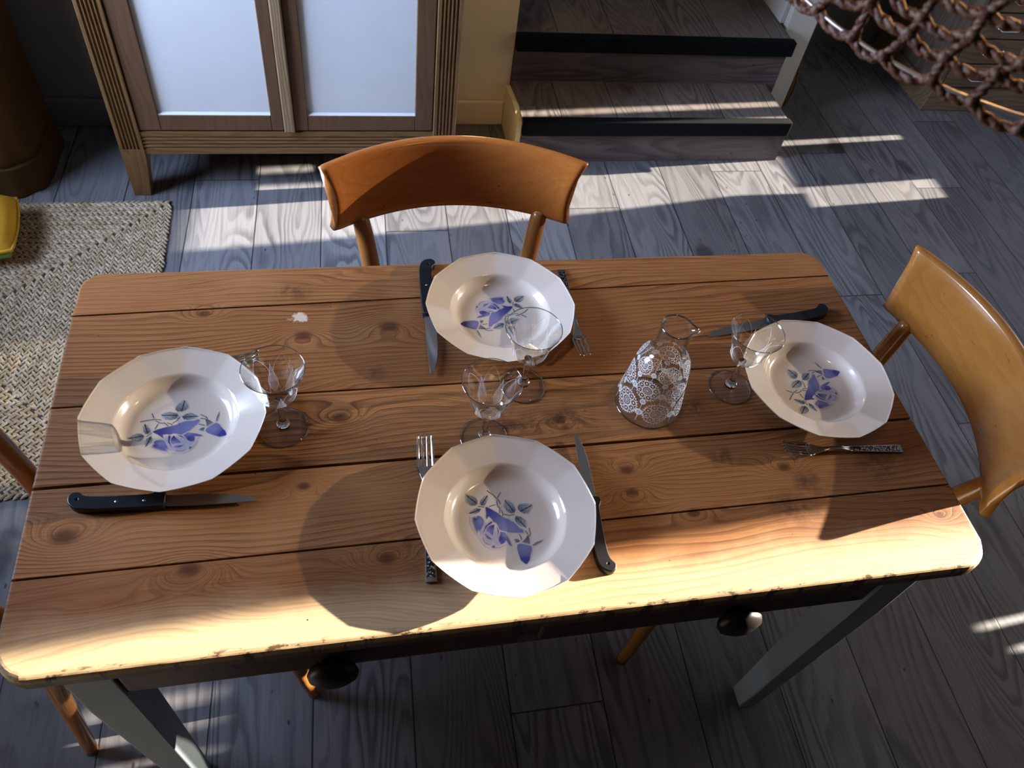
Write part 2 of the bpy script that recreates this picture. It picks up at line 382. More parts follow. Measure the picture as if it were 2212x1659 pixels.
def emit(name, col, s):
    m = M(name); m.set(Base_Color=(.9, .8, .6)); m.b.inputs['Emission Color'].default_value = (*col, 1); m.b.inputs['Emission Strength'].default_value = s; return m.mat

# ------------------------------------------------------------------ the room
def wall_grid(name, mat, axis, pos, thick, a0, a1, z0, z1, holes):
    """vertical wall with rectangular openings; axis 'x' = the wall lies in a plane of constant x"""
    A = sorted({a0, a1, *[h[i] for h in holes for i in (0, 1)]}); Z = sorted({z0, z1, *[h[i] for h in holes for i in (2, 3)]})
    g = G()
    for i in range(len(A) - 1):
        for k in range(len(Z) - 1):
            ca, cz = (A[i] + A[i + 1]) / 2, (Z[k] + Z[k + 1]) / 2
            if any(h[0] < ca < h[1] and h[2] < cz < h[3] for h in holes): continue
            if axis == 'x': g.add(*bbox(pos, pos + thick, A[i], A[i + 1], Z[k], Z[k + 1]), 0, False)
            else: g.add(*bbox(A[i], A[i + 1], pos, pos + thick, Z[k], Z[k + 1]), 0, False)
    return struct(g.obj(name, mat))
XL, XR, YF, ZC = -2.1, 3.2, -2.0, 2.6
struct(G().add(*bbox(XL - .1, XR + .1, YF - .1, 3.6, -.06, 0), 0, False).obj('floor', MT['floor']))
struct(G().add(*bbox(XL - .1, XR + .1, YF - .1, 3.6, ZC, ZC + .08), 0, False).obj('ceiling', MT['ceil']))
wall_grid('wall_front', MT['dim'], 'y', YF - .1, .1, XL, XR, 0, ZC, [])
LW = (.25, 1.30, 1.02, 2.02)
wall_grid('wall_left', MT['white'], 'x', XL - .1, .1, YF, 3.5, 0, ZC, [LW])
g = G().add(*bbox(XL, .1, 1.85, 1.95, 0, ZC), 0, False); g.add(*bbox(.1, .377, 1.866, 1.95, 0, ZC), 1, False)
struct(g.obj('wall_back', [MT['wallgrey'], MT['wallcream']]))
struct(G().add(*bbox(.28, .377, 1.95, 3.4, 0, ZC), 0, False).obj('wall_stairwell', MT['white']))
struct(G().add(*bbox(XL, XR, 3.4, 3.5, 0, ZC), 0, False).obj('wall_far', MT['white']))
g = G().add(*bbox(1.425, 1.545, 1.965, 3.4, 0, ZC, .004, 1), 0, False)
struct(g.obj('wall_stub', MT['white']))
struct(G().add(*bbox(1.405, 1.425, 1.99, 3.4, .345, .43, .003, 1), 0, False).obj('baseboard_stub', MT['white']))
struct(G().add(*bbox(1.545, XR, 2.50, 2.6, 0, ZC), 0, False).obj('wall_right_back', MT['wallgrey']))
struct(G().add(*bbox(XL, -.6, 1.835, 1.85, 0, .10, .003, 1), 0, False).obj('baseboard_back', MT['wallgrey']))
g = G().add(*bbox(.10, .362, 1.852, 1.866, 0, .095, .003, 1), 0, False)
struct(g.obj('baseboard_cream', MT['wallcream']))
# painted board closing the side of the stairs
g = G(); bm_pts = [(1.626, 0), (1.866, 0), (1.866, .155), (1.70, .178), (1.622, .165)]
g.add([(.362, a, b) for a, b in bm_pts] + [(.379, a, b) for a, b in bm_pts], [(0, 1, 2, 3, 4), (9, 8, 7, 6, 5)] + [(i, (i + 1) % 5, 5 + (i + 1) % 5, 5 + i) for i in range(5)], 0, False)
struct(g.obj('trim_1', MT['yellowtrim']))
# sun side wall, unseen: window over the table, openings and slots shaped for sun bands
W1 = (-.60, 1.20, .93, 1.85)
wall_grid('wall_right', MT['white'], 'x', XR, .06, YF, 3.5, 0, ZC, [W1, (1.42, 1.79, .45, .99), (1.485, 1.60, .30, .45), (1.85, 1.885, .30, .99), (-.042, -.022, .455, .515), (-.106, -.088, .43, .50)])
def window(name, x0, a0, a1, z0, z1, bars_a=(), bars_z=(), w=.05):
    fr = G()
    for q in ((a0, a0 + w, z0, z1), (a1 - w, a1, z0, z1), (a0 + w, a1 - w, z0, z0 + w), (a0 + w, a1 - w, z1 - w, z1)): fr.add(*bbox(x0 - .02, x0 + .02, *q), 0, False)
    for b in bars_a: fr.add(*bbox(x0 - .015, x0 + .015, b - .013, b + .013, z0 + w, z1 - w), 0, False)
    for b in bars_z: fr.add(*bbox(x0 - .015, x0 + .015, a0 + w, a1 - w, b - .013, b + .013), 0, False)
    return struct(fr.obj(name, MT['white']))
window('window_1', XL - .03, *LW, bars_a=(.78,), bars_z=(1.52,), w=.05)
window('window_2', XR + .035, *W1, bars_a=(.62,), bars_z=(), w=.012)
# unseen sheer curtain added to dim the table sun, slit for floor streaks
g = G()
def sheet(a0, a1, z0, z1, x=XR - .06, n=10):
    pts = []
    for i in range(n + 1):
        a = a0 + (a1 - a0) * i / n; xx = x + .012 * sin(a * 55)
        pts += [(xx, a, z0), (xx, a, z1)]
    g.add(pts, [(2 * i, 2 * i + 2, 2 * i + 3, 2 * i + 1) for i in range(n)])
sheet(-.01, 1.2, 1.07, 1.90, n=80)
for a0, a1 in ((-.01, .045), (.062, .112), (.130, .160), (.178, .62), (.62, 1.2)): sheet(a0, a1, .90, 1.07)
cur = g.obj('added_sheer_curtain', MT['sheer'], None, False); tag(cur, 'unseen sheer curtain added on the right wall window to dim the sun', 'curtain')
# unseen drape added beside the low openings, edge cut to shape the sun strip
g = G(); edge = [(1.49, 1.1), (1.50, .875), (1.536, .64), (1.575, .50), (1.56, .43)]
pts = []
for a, z in edge: pts += [(XR - .05, 1.36, z), (XR - .05, a, z)]
g.add(pts, [(2 * i, 2 * i + 1, 2 * i + 3, 2 * i + 2) for i in range(len(edge) - 1)])
tag(g.obj('added_sun_drape', MT['mustard'], None, False), 'unseen mustard drape added beside the right wall openings to edge the sun strip', 'curtain')

# ------------------------------------------------------------------ stairs
def step(i, x0, x1, yn, yr, zb, zt, yback):
    st = bpy.data.objects.new('trim_%d' % i, None); COL.objects.link(st); struct(st)
    G().add(*bbox(x0, x1, yn + .008, yback, zt - .03, zt), 0, False).obj('tread', MT['tread'], st)
    G().add(*bbox(x0, x1 + (.02 if i == 2 else 0), yr, yback, zb, zt - .03), 0, False).obj('riser', MT['riser'], st)
    G().add(*bbox(x0, x1 + .008, yn, yn + .035, zt - .052, zt + .003, .004, 2), 0, False).obj('nosing', MT['nose'], st)
step(2, .379, 1.365, 1.600, 1.628, 0.0, .176, 1.86)
step(3, .379, 1.405, 1.835, 1.860, 0.0, .350, 3.4)

# ------------------------------------------------------------------ table
H = .76; TH = .028
table = thing('dining_table', 'worn pine plank dining table with drawers and grey blue painted tapered legs', 'table')
def board(xl, xr, yb_l, yb_r, yf_l, yf_r, rb, rf, eb, ef):
    """one board outline ccw from front-left; rb / rf corner radii, eb / ef rounding of back / front long edge"""
    o = []
    def corner(cx, cy, r, a0):
        if r <= 0: o.append((cx, cy, None))
        else:
            for k in range(9):
                a = a0 + pi / 2 * k / 8; o.append((cx + r * cos(a), cy + r * sin(a), (cos(a), sin(a))))
    if rf: corner(xl + rf, yf_l + rf, rf, pi)
    else: o.append((xl, yf_l, (-.7, -.7)))
    if rf: corner(xr - rf, yf_r + rf, rf, -pi / 2)
    else: o.append((xr, yf_r, (.7, -.7)))
    if rb: corner(xr - rb, yb_r - rb, rb, 0)
    else: o.append((xr, yb_r, (.7, .7)))
    if rb: corner(xl + rb, yb_l - rb, rb, pi / 2)
    else: o.append((xl, yb_l, (-.7, .7)))
    # extra points along the long edges so that worn edges can wobble
    n = len(o); out = []
    for i in range(n):
        a, b = o[i], o[(i + 1) % n]; out.append(a); L = math.hypot(b[0] - a[0], b[1] - a[1])
        K = int(L / .012) if L > .3 else 0
        for k in range(1, K):
            t = k / K; nn = (0, -1 if b[0] > a[0] else 1); out.append((a[0] + (b[0] - a[0]) * t, a[1] + (b[1] - a[1]) * t, nn))
    return out
g = G(); bids = []
XT = .6366; YT = .3201
seams = [(YT, YT, 0), (.228, .254, .0011), (.0555, .0565, .0011), (-.0735, -.0690, .0019), (-.1985, -.1905, .0010), (-YT, -YT, 0)]
for b in range(5):
    (ul, ur, gu), (ll, lr, gl) = seams[b], seams[b + 1]
    rb = .035 if b == 0 else 0; rf = .038 if b == 4 else 0
    eb = .006 if b == 0 else .0012; ef = .008 if b == 4 else .0012
    o = board(-XT, XT, ul - gu, ur - gu, ll + gl, lr + gl, rb, rf, eb, ef)
    n = len(o); rings = []; rnd = random.Random(b)
    wob = [.5 * sin(i * .31 + b) + .35 * sin(i * .83) + .25 * rnd.uniform(-1, 1) for i in range(n)]
    for lvl in range(7):
        if lvl < 2: t = 0; z = H - TH if lvl == 0 else H - TH * .45
        else: t = (lvl - 1) / 5 * pi / 2; z = None
        ring = []
        for i, (x, y, nn) in enumerate(o):
            nx, ny = nn
            e = ef if ny < 0 else eb
            ex = .005
            if e > .002: e2 = e * (1 + .14 * wob[i])
            else: e2 = e
            k = 1 - cos(t)
            zz = z if z is not None else (H - TH * .45) + (TH * .45) * 0 + 0
            if z is None:
                ee = max(e2, .0012); zz = H - ee * (1 - sin(t))
                if lvl == 2: zz = min(zz, H - ee)
            ring.append((x - (ex if abs(nx) > .3 else 0) * (1 if nx > 0 else -1) * k * (1 if abs(nx) > .3 else 0), y - (e2 if abs(ny) > .3 else 0) * (1 if ny > 0 else -1) * k, zz))
        rings.append(ring)
    v = [p for r in rings for p in r]; f = []
    for l in range(6):
        for i in range(n): j = (i + 1) % n; f.append((l * n + i, l * n + j, (l + 1) * n + j, (l + 1) * n + i))
    f.append(tuple(range(n))[::-1]); f.append(tuple(range(6 * n, 7 * n)))
    g.add(v, f, 0, False); bids += [float(b)] * len(v)
# plain underside so that the seams read dark
v, f = bbox(-.60, .60, -.285, .285, H - TH - .012, H - TH - .001); g.add(v, f, 1, False); bids += [0.0] * len(v)
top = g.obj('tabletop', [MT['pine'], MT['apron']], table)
at = top.data.attributes.new('bid', 'FLOAT', 'POINT'); at.data.foreach_set('value', bids)
ap = G(); ap.add(*bbox(-.55, .55, -.280, -.258, .567, H - TH - .012, .002, 1), 0, False); ap.obj('apron', MT['apron'], table)
for nm, q in (('apron', (-.55, .55, .258, .280)), ('apron', (-.590, -.570, -.24, .24)), ('apron', (.570, .590, -.24, .24))):
    G().add(*bbox(q[0], q[1], q[2], q[3], .567, H - TH - .012, .002, 1), 0, False).obj(nm, MT['apron'], table)
for x0, x1, kx in ((-.538, -.020, -.276), (.010, .490, .306)):
    d = G().add(*bbox(x0, x1, -.289, -.279, .592, .712, .004, 2), 0, False).obj('drawer', MT['drawer'], table)
    kv, kf = lathe([(0, .036), (.018, .035), (.031, .028), (.034, .020), (.030, .012), (.016, .008), (.013, 0), (0, 0)], 32)
    kg = G().add(kv, kf); kg.xf(Matrix.Translation((kx, -.287, .618)) @ Matrix.Rotation(pi / 2, 4, 'X')); kg.obj('knob', MT['knob'], d)
for sx in (-1, 1):
    for sy in (-1, 1):
        lo = [(.542, .238), (.583, .238), (.583, .281), (.542, .281)]; hi = [(.545, .227), (.604, .227), (.604, .286), (.545, .286)]
        fx = lambda P, z: [(sx * a, sy * b, z) for a, b in (P if sx * sy > 0 else P[::-1])]
        vv, ff = hexa(fx(lo, 0.0), fx([(a * .5 + c * .5, b * .5 + d * .5) for (a, b), (c, d) in zip(hi, hi)], .50), .0)
        gg = G(); lvl = []
        ring = [fx(lo, 0.0), fx(hi, .52), fx(hi, H - TH - .012)]
        bm = bmesh.new(); R3 = [[bm.verts.new(p) for p in r] for r in ring]
        bm.faces.new(R3[0][::-1]); bm.faces.new(R3[2])
        for l in range(2):
            for i in range(4): bm.faces.new((R3[l][i], R3[l][(i + 1) % 4], R3[l + 1][(i + 1) % 4], R3[l + 1][i]))
        ed = [e for e in bm.edges if abs(e.verts[0].co.z - e.verts[1].co.z) > .1]
        bmesh.ops.bevel(bm, geom=ed, offset=.004, segments=2, profile=.5, affect='EDGES')
        me = bpy.data.meshes.new('leg'); bm.to_mesh(me); bm.free(); me.materials.append(MT['legpaint'])
        lo_ = bpy.data.objects.new('leg', me); COL.objects.link(lo_); lo_.parent = table

# ------------------------------------------------------------------ chairs
def backrest_geo():
    g = G(); NU = 48; ztop, zbot = .838, .700
    sec = []  # (v along height 0..1, t through thickness 0..1)
    for k in range(13): sec.append((.015 + .955 * k / 12, 0.0))
    for k in range(1, 8): a = pi * k / 8; sec.append((.97 + .03 * sin(a) * 1.6, .5 - .5 * cos(a)))
    for k in range(13): sec.append((.97 - .955 * k / 12, 1.0))
    for k in range(1, 5): a = pi * k / 5; sec.append((.015 - .02 * sin(a), .5 + .5 * cos(a)))
    n = len(sec); v = []
    for i in range(NU + 1):
        u = -1 + 2 * i / NU
        for (h, t) in sec:
            half = .221 + .012 * h - .014 * sin(pi * min(max(h, 0), 1)) * (abs(u) ** 6)
            x = half * u; z = zbot + (ztop - zbot) * h
            sag = .066 + .018 * h; y0 = .205 - .004 * h
            y = y0 + sag * (1 - u * u)
            # outward normal of the arc
            sl = -2 * sag * u / half; nl = sqrt(1 + sl * sl); nx, ny = -sl / nl, 1 / nl
            th = .021 * (1 - .25 * max(0, h - .6))
            endr = 1 - max(0, abs(u) - .985) / .015 * .25
            tt = (t - .5) * endr + .5
            v.append((x + nx * th * tt, y + ny * th * tt + .010 * max(0, h - .85) , z))
    f = []
    for i in range(NU):
        for k in range(n): k2 = (k + 1) % n; f.append((i * n + k, i * n + k2, (i + 1) * n + k2, (i + 1) * n + k))
    f.append(tuple(range(n))); f.append(tuple(range(NU * n, (NU + 1) * n))[::-1])
    g.add(v, f); return g
def seat_geo():
    g = G(); n = 64; rings = []
    def outline(s, z):
        r = []
        for i in range(n):
            a = 2 * pi * i / n; c, d = cos(a), sin(a)
            k = (abs(c) ** 4 + abs(d) ** 4) ** -.25
            wx = .186 - .014 * (d * k * .5 + .5); r.append((wx * s * c * k, -.005 + .190 * s * d * k, z))
        return r
    lv = [(.90, .425), (.985, .427), (1.0, .435), (1.0, .448), (.985, .456), (.93, .458), (.6, .452), (.2, .449)]
    v = [p for s, z in lv for p in outline(s, z)]; f = []
    for l in range(len(lv) - 1):
        for i in range(n): j = (i + 1) % n; f.append((l * n + i, l * n + j, (l + 1) * n + j, (l + 1) * n + i))
    f.append(tuple(range(n))[::-1]); f.append(tuple(range((len(lv) - 1) * n, len(lv) * n)))
    g.add(v, f); return g
def make_chair(label):
    t = thing('dining_chair', label, 'chair', group='bentwood chairs round the table')
    seat_geo().obj('seat', MT['chair'], t); backrest_geo().obj('backrest', MT['chair'], t)
    for s in (-1, 1):
        p = smoothpath([(s * .192, .218, 0, .0120), (s * .168, .202, .22, .0150), (s * .142, .189, .44, .0180), (s * .157, .214, .60, .0175), (s * .171, .236, .695, .0160), (s * .1735, .240, .708, .0090), (s * .176, .243, .76, .0085)], 6)
        G().add(*tube([q[:3] for q in p], [q[3] for q in p], 16)).obj('leg', MT['chairleg'], t)
        p = smoothpath([(s * .203, -.200, 0, .0120), (s * .1935, -.188, .075, .0140), (s * .192, -.187, .083, .0125), (s * .191, -.186, .091, .0145), (s * .168, -.160, .28, .0175), (s * .150, -.140, .43, .0185)], 6)
        G().add(*tube([q[:3] for q in p], [q[3] for q in p], 16)).obj('leg', MT['chairleg'], t)
    rail = G()
    rail.add(*bbox(-.145, .145, -.150, -.132, .375, .43, .003, 1), 0, False); rail.add(*bbox(-.14, .14, .168, .186, .375, .43, .003, 1), 0, False)
    for s in (-1, 1): rail.add(*bbox(s * .145 - .009, s * .145 + .009, -.14, .18, .375, .43, .003, 1), 0, False)
    rail.obj('seat_rail', MT['chairleg'], t)
    return t
ch = make_chair('orange bentwood chair pushed against the far long side of the table, facing the camera')
ch.location = (-.022, .269, 0); ch.rotation_euler = (0, 0, radians(.6))
gold = dup(ch, (.532, .030, 0), (0, 0, radians(-96.65)), 'golden bentwood chair at the right end of the table')
for c in gold.children:
    c.data = c.data.copy(); c.data.materials[0] = MT['gold']
dup(ch, (-.574, .0375, 0), (0, 0, radians(98.6)), 'bentwood chair at the left end of the table, its back cut off by the frame')

# ------------------------------------------------------------------ plates
DEC = {
'A': [(-23.2, 24.0), (-20.1, 24.1), (-14.0, 19.6), (-7.3, 13.9), (-0.1, 6.4), (3.9, 3.4), (4.9, 5.0), (6.8, 2.3), (12.1, -2.0), (15.2, -6.1), (18.0, -11.3), (23.1, -14.8), (22.6, -19.6), (13.0, -18.6), (3.5, -17.2), (-1.4, -15.4), (-9.1, -12.2), (-10.4, -5.9), (-11.9, -1.6), (-15.7, 0.5), (-17.0, 4.8), (-20.1, 8.9), (-24.6, 3.9), (-24.1, 9.7), (-23.1, 16.3)],
'B': [(-45.1, 11.9), (-38.3, 12.4), (-31.7, 11.8), (-28.4, 8.5), (-26.5, 3.3), (-28.0, -1.5), (-32.3, -8.5), (-36.8, -13.7), (-38.1, -17.6), (-40.6, -14.9), (-43.9, -6.4), (-46.2, 3.7)],
'C': [(-16.5, 3.1), (-16.4, -1.1), (-22.9, -4.5), (-27.3, -9.8), (-29.3, -12.9), (-35.2, -17.9), (-30.5, -11.1), (-27.3, -4.1), (-22.2, -0.5)],
'D': [(-13.7, -3.0), (-16.9, -14.2), (-18.6, -20.5), (-23.0, -15.2), (-27.6, -11.4), (-25.5, -7.5), (-20.5, -3.6)],
'E': [(-12.2, -3.2), (-10.1, -9.2), (-9.3, -13.4), (-12.1, -22.0), (-14.1, -25.0), (-12.1, -17.1), (-12.1, -12.3)],
'F': [(-28.6, -13.3), (-24.8, -17.8), (-21.2, -23.1), (-18.8, -26.9), (-22.2, -25.0), (-27.1, -22.8), (-27.9, -21.1), (-29.8, -16.5)],
'G': [(-34.1, -20.5), (-30.3, -17.6), (-29.3, -25.8), (-25.1, -29.5), (-19.0, -28.1), (-20.9, -30.7), (-25.7, -33.4), (-31.1, -30.4), (-34.0, -25.3)],
'H': [(-8.6, -13.4), (-1.5, -15.8), (1.1, -22.6), (3.0, -29.3), (4.4, -38.3), (0.5, -35.5), (-2.8, -28.7), (-4.8, -31.7), (-10.3, -33.5), (-13.0, -27.6), (-12.4, -23.6), (-9.6, -17.4)],
'I': [(-25.1, -34.3), (-17.9, -30.3), (-17.1, -35.1), (-11.2, -35.0), (-4.9, -32.5), (-7.2, -37.0), (-14.7, -38.6), (-22.0, -37.8)],
'J': [(10.9, -35.0), (15.6, -33.9), (22.6, -36.3), (29.5, -39.4), (29.2, -45.0), (25.4, -53.3), (23.7, -58.6), (18.9, -65.1), (16.2, -64.0), (11.4, -58.0), (10.0, -49.2), (9.3, -40.4)],
'K': [(17.3, -32.5), (22.6, -28.2), (26.4, -23.7), (28.6, -24.0), (28.7, -31.3), (27.7, -36.8), (22.9, -34.7)],
'L': [(8.0, -26.2), (12.3, -27.1), (16.1, -30.7), (12.1, -32.7), (9.1, -32.4)],
'M': [(29.8, -37.8), (36.4, -34.5), (42.6, -33.2), (47.6, -30.9), (43.0, -35.3), (37.3, -37.5), (32.4, -39.7)],
'a': [(-45.4, 46.4), (-38.0, 42.6), (-33.1, 39.5), (-31.2, 34.2), (-32.2, 29.2), (-35.6, 26.9), (-41.5, 27.5), (-45.4, 32.2), (-47.1, 39.2)],
'b': [(-16.7, 42.2), (-16.2, 37.9), (-19.0, 31.2), (-22.9, 25.6), (-28.1, 26.2), (-29.9, 29.8), (-27.5, 35.5), (-22.3, 40.2)],
'c': [(-28.0, 21.9), (-30.9, 17.1), (-36.6, 14.4), (-42.5, 15.0), (-47.2, 16.3), (-42.4, 20.9), (-35.2, 23.9)],
'd': [(5.8, 33.5), (11.5, 30.7), (15.9, 25.1), (18.1, 15.5), (15.0, 10.7), (9.6, 10.4), (4.3, 15.2), (1.7, 22.3), (3.0, 28.1)],
'e': [(21.5, 22.0), (25.8, 24.5), (32.7, 24.3), (40.9, 22.6), (40.2, 16.6), (34.5, 8.7), (28.3, 8.1), (22.8, 11.6), (19.9, 17.0)],
'f': [(15.9, 7.2), (23.1, 4.8), (28.2, -0.8), (27.8, -7.4), (26.8, -13.1), (20.5, -10.0), (15.3, -5.3), (13.1, 1.6)]}
STEMS = [[(-16.5, 48.3), (-9.9, 41.6), (-4.1, 34.0), (-1.4, 26.9)], [(1.3, 43.9), (-3.7, 36.6)], [(-5.5, 32.5), (-6.2, 25.6), (-4.6, 21.2)], [(-3.1, 21.1), (-5.7, 9.5)], [(-1.5, 16.6), (-0.6, 10.6), (-2.2, 7.4)], [(-32.0, 25.7), (-24.6, 24.1)], [(-17.1, 24.2), (-9.2, 26.0)], [(1.3, 10.4), (7.7, 8.1), (14.7, 9.0)], [(16.3, -21.4), (17.8, -25.2), (17.9, -28.9)], [(25.3, -17.1), (27.4, -22.2), (27.4, -26.3)], [(30.8, -13.5), (30.9, -21.8), (28.0, -27.2)]]
BLUE = (.035, .036, .20); LAV = (.26, .25, .44); GREY = (.10, .115, .14); LGREY = (.42, .43, .42)
# per shape: base pole (dark end), light pole, soft edge distance
SHADE = {'A': ((-20, 20), (5, -14)), 'B': ((-40, 8), (-32, 4)), 'C': ((-18, 0), (-36, -20)), 'D': ((-16, -4), (-26, -12)), 'E': ((-11, -20), (-12, -4)), 'F': ((-19, -27), (-29, -14)),
         'G': ((-20, -29), (-33, -22)), 'H': ((-8, -24), (-3, -20)), 'I': ((-22, -35), (-10, -36)), 'J': ((18, -62), (19, -42))}
SOFT = {'B': 4.0, 'G': 2.5, 'I': 2.5, 'H': 1.0}
LEAFAX = {'a': ((-32, 29), (-46, 44)), 'b': ((-28, 27), (-17, 41)), 'c': ((-29, 21), (-46, 16)), 'd': ((16, 11), (5, 32)), 'e': ((22, 12), (40, 20)), 'f': ((15, 6), (27, -12)), 'K': ((27, -26), (25, -36)), 'L': ((15, -30), (9, -28)), 'M': ((46, -31), (31, -38))}
def inside(p, P):
    x, y = p; c = False; j = len(P) - 1
    for i in range(len(P)):
        if (P[i][1] > y) != (P[j][1] > y) and x < (P[j][0] - P[i][0]) * (y - P[i][1]) / (P[j][1] - P[i][1]) + P[i][0]: c = not c
        j = i
    return c
def sdist(p, a, b):
    ax, ay = a; bx, by = b; dx, dy = bx - ax, by - ay; L = dx * dx + dy * dy or 1e-9
    t = max(0, min(1, ((p[0] - ax) * dx + (p[1] - ay) * dy) / L)); return math.hypot(p[0] - ax - t * dx, p[1] - ay - t * dy), t
def pdist(p, P): return min(sdist(p, P[i], P[(i + 1) % len(P)])[0] for i in range(len(P)))
lerp = lambda a, b, t: tuple(x + (y - x) * t for x, y in zip(a, b))
WASH = [(-43, 11), (-30, 11.5), (-24, 3), (-20, 8), (-16, 4), (-10, -12), (-2, -16), (2, -29), (3, -37), (-5, -33), (-9, -38), (-22, -38.5), (-33, -32), (-38, -18), (-43, -4)]
def decal_at(p):
    for k, P in DEC.items():
        if not inside(p, P): continue
        d = pdist(p, P)
        if k in SHADE:
            a, b = SHADE[k]; da = math.hypot(p[0] - a[0], p[1] - a[1]); db = math.hypot(p[0] - b[0], p[1] - b[1])
            t = da / (da + db); t = t * t * (3 - 2 * t)
            c = lerp(BLUE, LAV, t * .80); al = min(1, d / SOFT.get(k, .7))
            if k == 'B' and p[0] > -36: al = min(1, d / .7)
            if k == 'B': al *= min(1, max(0, (p[0] + 46) / 8 + .2))
            if k == 'J' and p[1] < -54: c = lerp(c, (.03, .035, .25), .7)
            return (*c, al * .96)
        a, b = LEAFAX[k]; dd, t = sdist(p, a, b)
        c = lerp(GREY, LGREY, min(1, t * .8 + .12))
        wob = sin(p[0] * 2.1 + p[1] * 1.3)
        if k in 'abcdef':
            if dd < .8: c = (.02, .022, .05)
            elif (dd * .9 + t * 11) % 3.4 < .55 and t < .8: c = lerp(c, (.03, .03, .07), .75)
            if t < .35 and wob > .1: c = lerp(c, (.03, .035, .08), .6)
            return (*c, min(1, d / (.5 + .5 * abs(wob))) * .95)
        return (*lerp(c, (.06, .06, .09), .5), min(1, d / .5))
    best = min((sdist(p, S[i], S[i + 1])[0] for S in STEMS for i in range(len(S) - 1)))
    if best > .4 and inside(p, WASH): return (.20, .20, .43, .48 * min(1, pdist(p, WASH) / 5))
    if best < .75: return (.06, .06, .085, min(1, (.75 - best) / .35))
    return None
def plate_mesh():
    R0 = .1190; n = 12 * 10
    def rad(a):  # gentle 12-sided outline
        s = (a / (2 * pi / 12)) % 1 - .5; return cos(pi / 12) / cos(s * 2 * pi / 12)
    def poly(r, a, k): return r * (1 - .6 * k + .6 * k * rad(a) * 1.012)
    prof = [(0, .0075, 0), (.03, .0076, 0), (.060, .0080, 0), (.066, .0088, 0), (.0705, .0112, 0), (.0745, .0155, 0), (.0778, .0205, .2), (.0800, .0232, .6), (.0825, .0247, 1),
            (.1165, .0348, 1), (.1183, .0360, 1), (.1190, .0372, 1), (.1190, .0362, 1), (.1180, .0340, 1), (.1150, .0315, 1), (.0835, .0210, 1), (.078, .0150, .2), (.070, .0045, 0), (.066, .0025, 0), (.064, .0000, 0), (.060, .0000, 0), (.059, .0030, 0), (0, .0035, 0)]
    ks = [p[2] for p in prof]
    def mod(k, a, p):
        r = prof[k][0]; q = poly(r, a, ks[k]); z = p[2]
        if ks[k] >= 1: z += (rad(a) - 1) * .004   # rim edge dips a little between the corners
        return (q * cos(a), q * sin(a), z)
    v, f = lathe([(a, b) for a, b, _ in prof], n, False, mod)
    g = G().add(v, f)
    col = [(0, 0, 0, 0)] * len(g.v)
    # decal: fine grid lying on the well
    st = .62; N = 176; idx = {}; x0, y0 = -54.0, -68.0; vals = {}
    for j in range(int(120 / st) + 1):
        for i in range(int(108 / st) + 1):
            p = (x0 + i * st, y0 + j * st)
            if math.hypot(*p) > 69: continue
            c = decal_at(p)
            if c and c[3] > .02: vals[i, j] = c
    need = set()
    for (i, j) in vals:
        for a in (-1, 0):
            for b in (-1, 0): need.add((i + a, j + b))
    def zsurf(r):
        P = prof[:9]
        for (ra, za, _), (rb, zb, _) in zip(P, P[1:]):
            if ra <= r <= rb: return za + (zb - za) * (r - ra) / (rb - ra)
        return P[-1][1]
    def vid(i, j):
        if (i, j) not in idx:
            x, y = (x0 + i * st) / 1000, (y0 + j * st) / 1000; idx[i, j] = len(g.v)
            c = vals.get((i, j))
            if c is None:
                nb = [vals[i + a, j + b] for a in (-1, 0, 1) for b in (-1, 0, 1) if (i + a, j + b) in vals]
                c = (*(nb[0][:3] if nb else (.5, .5, .5)), 0)
            g.v.append((x, y, zsurf(math.hypot(x, y)) + .00018)); col.append(c)
        return idx[i, j]
    for (i, j) in need:
        q = (vid(i, j), vid(i + 1, j), vid(i + 1, j + 1), vid(i, j + 1)); g.f.append(q); g.m.append(1); g.s.append(True)
    me = g.mesh('soup_plate', [MT['ceramic'], MT['decal']])
    ca = me.color_attributes.new('Col', 'FLOAT_COLOR', 'POINT')
    ca.data.foreach_set('color', [c for q in col for c in q])
    return me
pm = plate_mesh()
for lab, x, y, rz in (('white blue rose soup plate at the near long side, partly in bright sun', -.041, -.186, 0),
                      ('white soup plate with a blue rose at the left end of the table', -.465, .004, 57),
                      ('white blue rose soup plate at the far long side before the orange chair', .010, .182, -94),
                      ('white blue rose soup plate at the right end of the table beyond the carafe', .487, .000, 97)):
    o = bpy.data.objects.new('soup_plate', pm); COL.objects.link(o); o.location = (x, y, H); o.rotation_euler = (0, 0, radians(rz))
    tag(o, lab, 'plate', 'four blue rose soup plates')

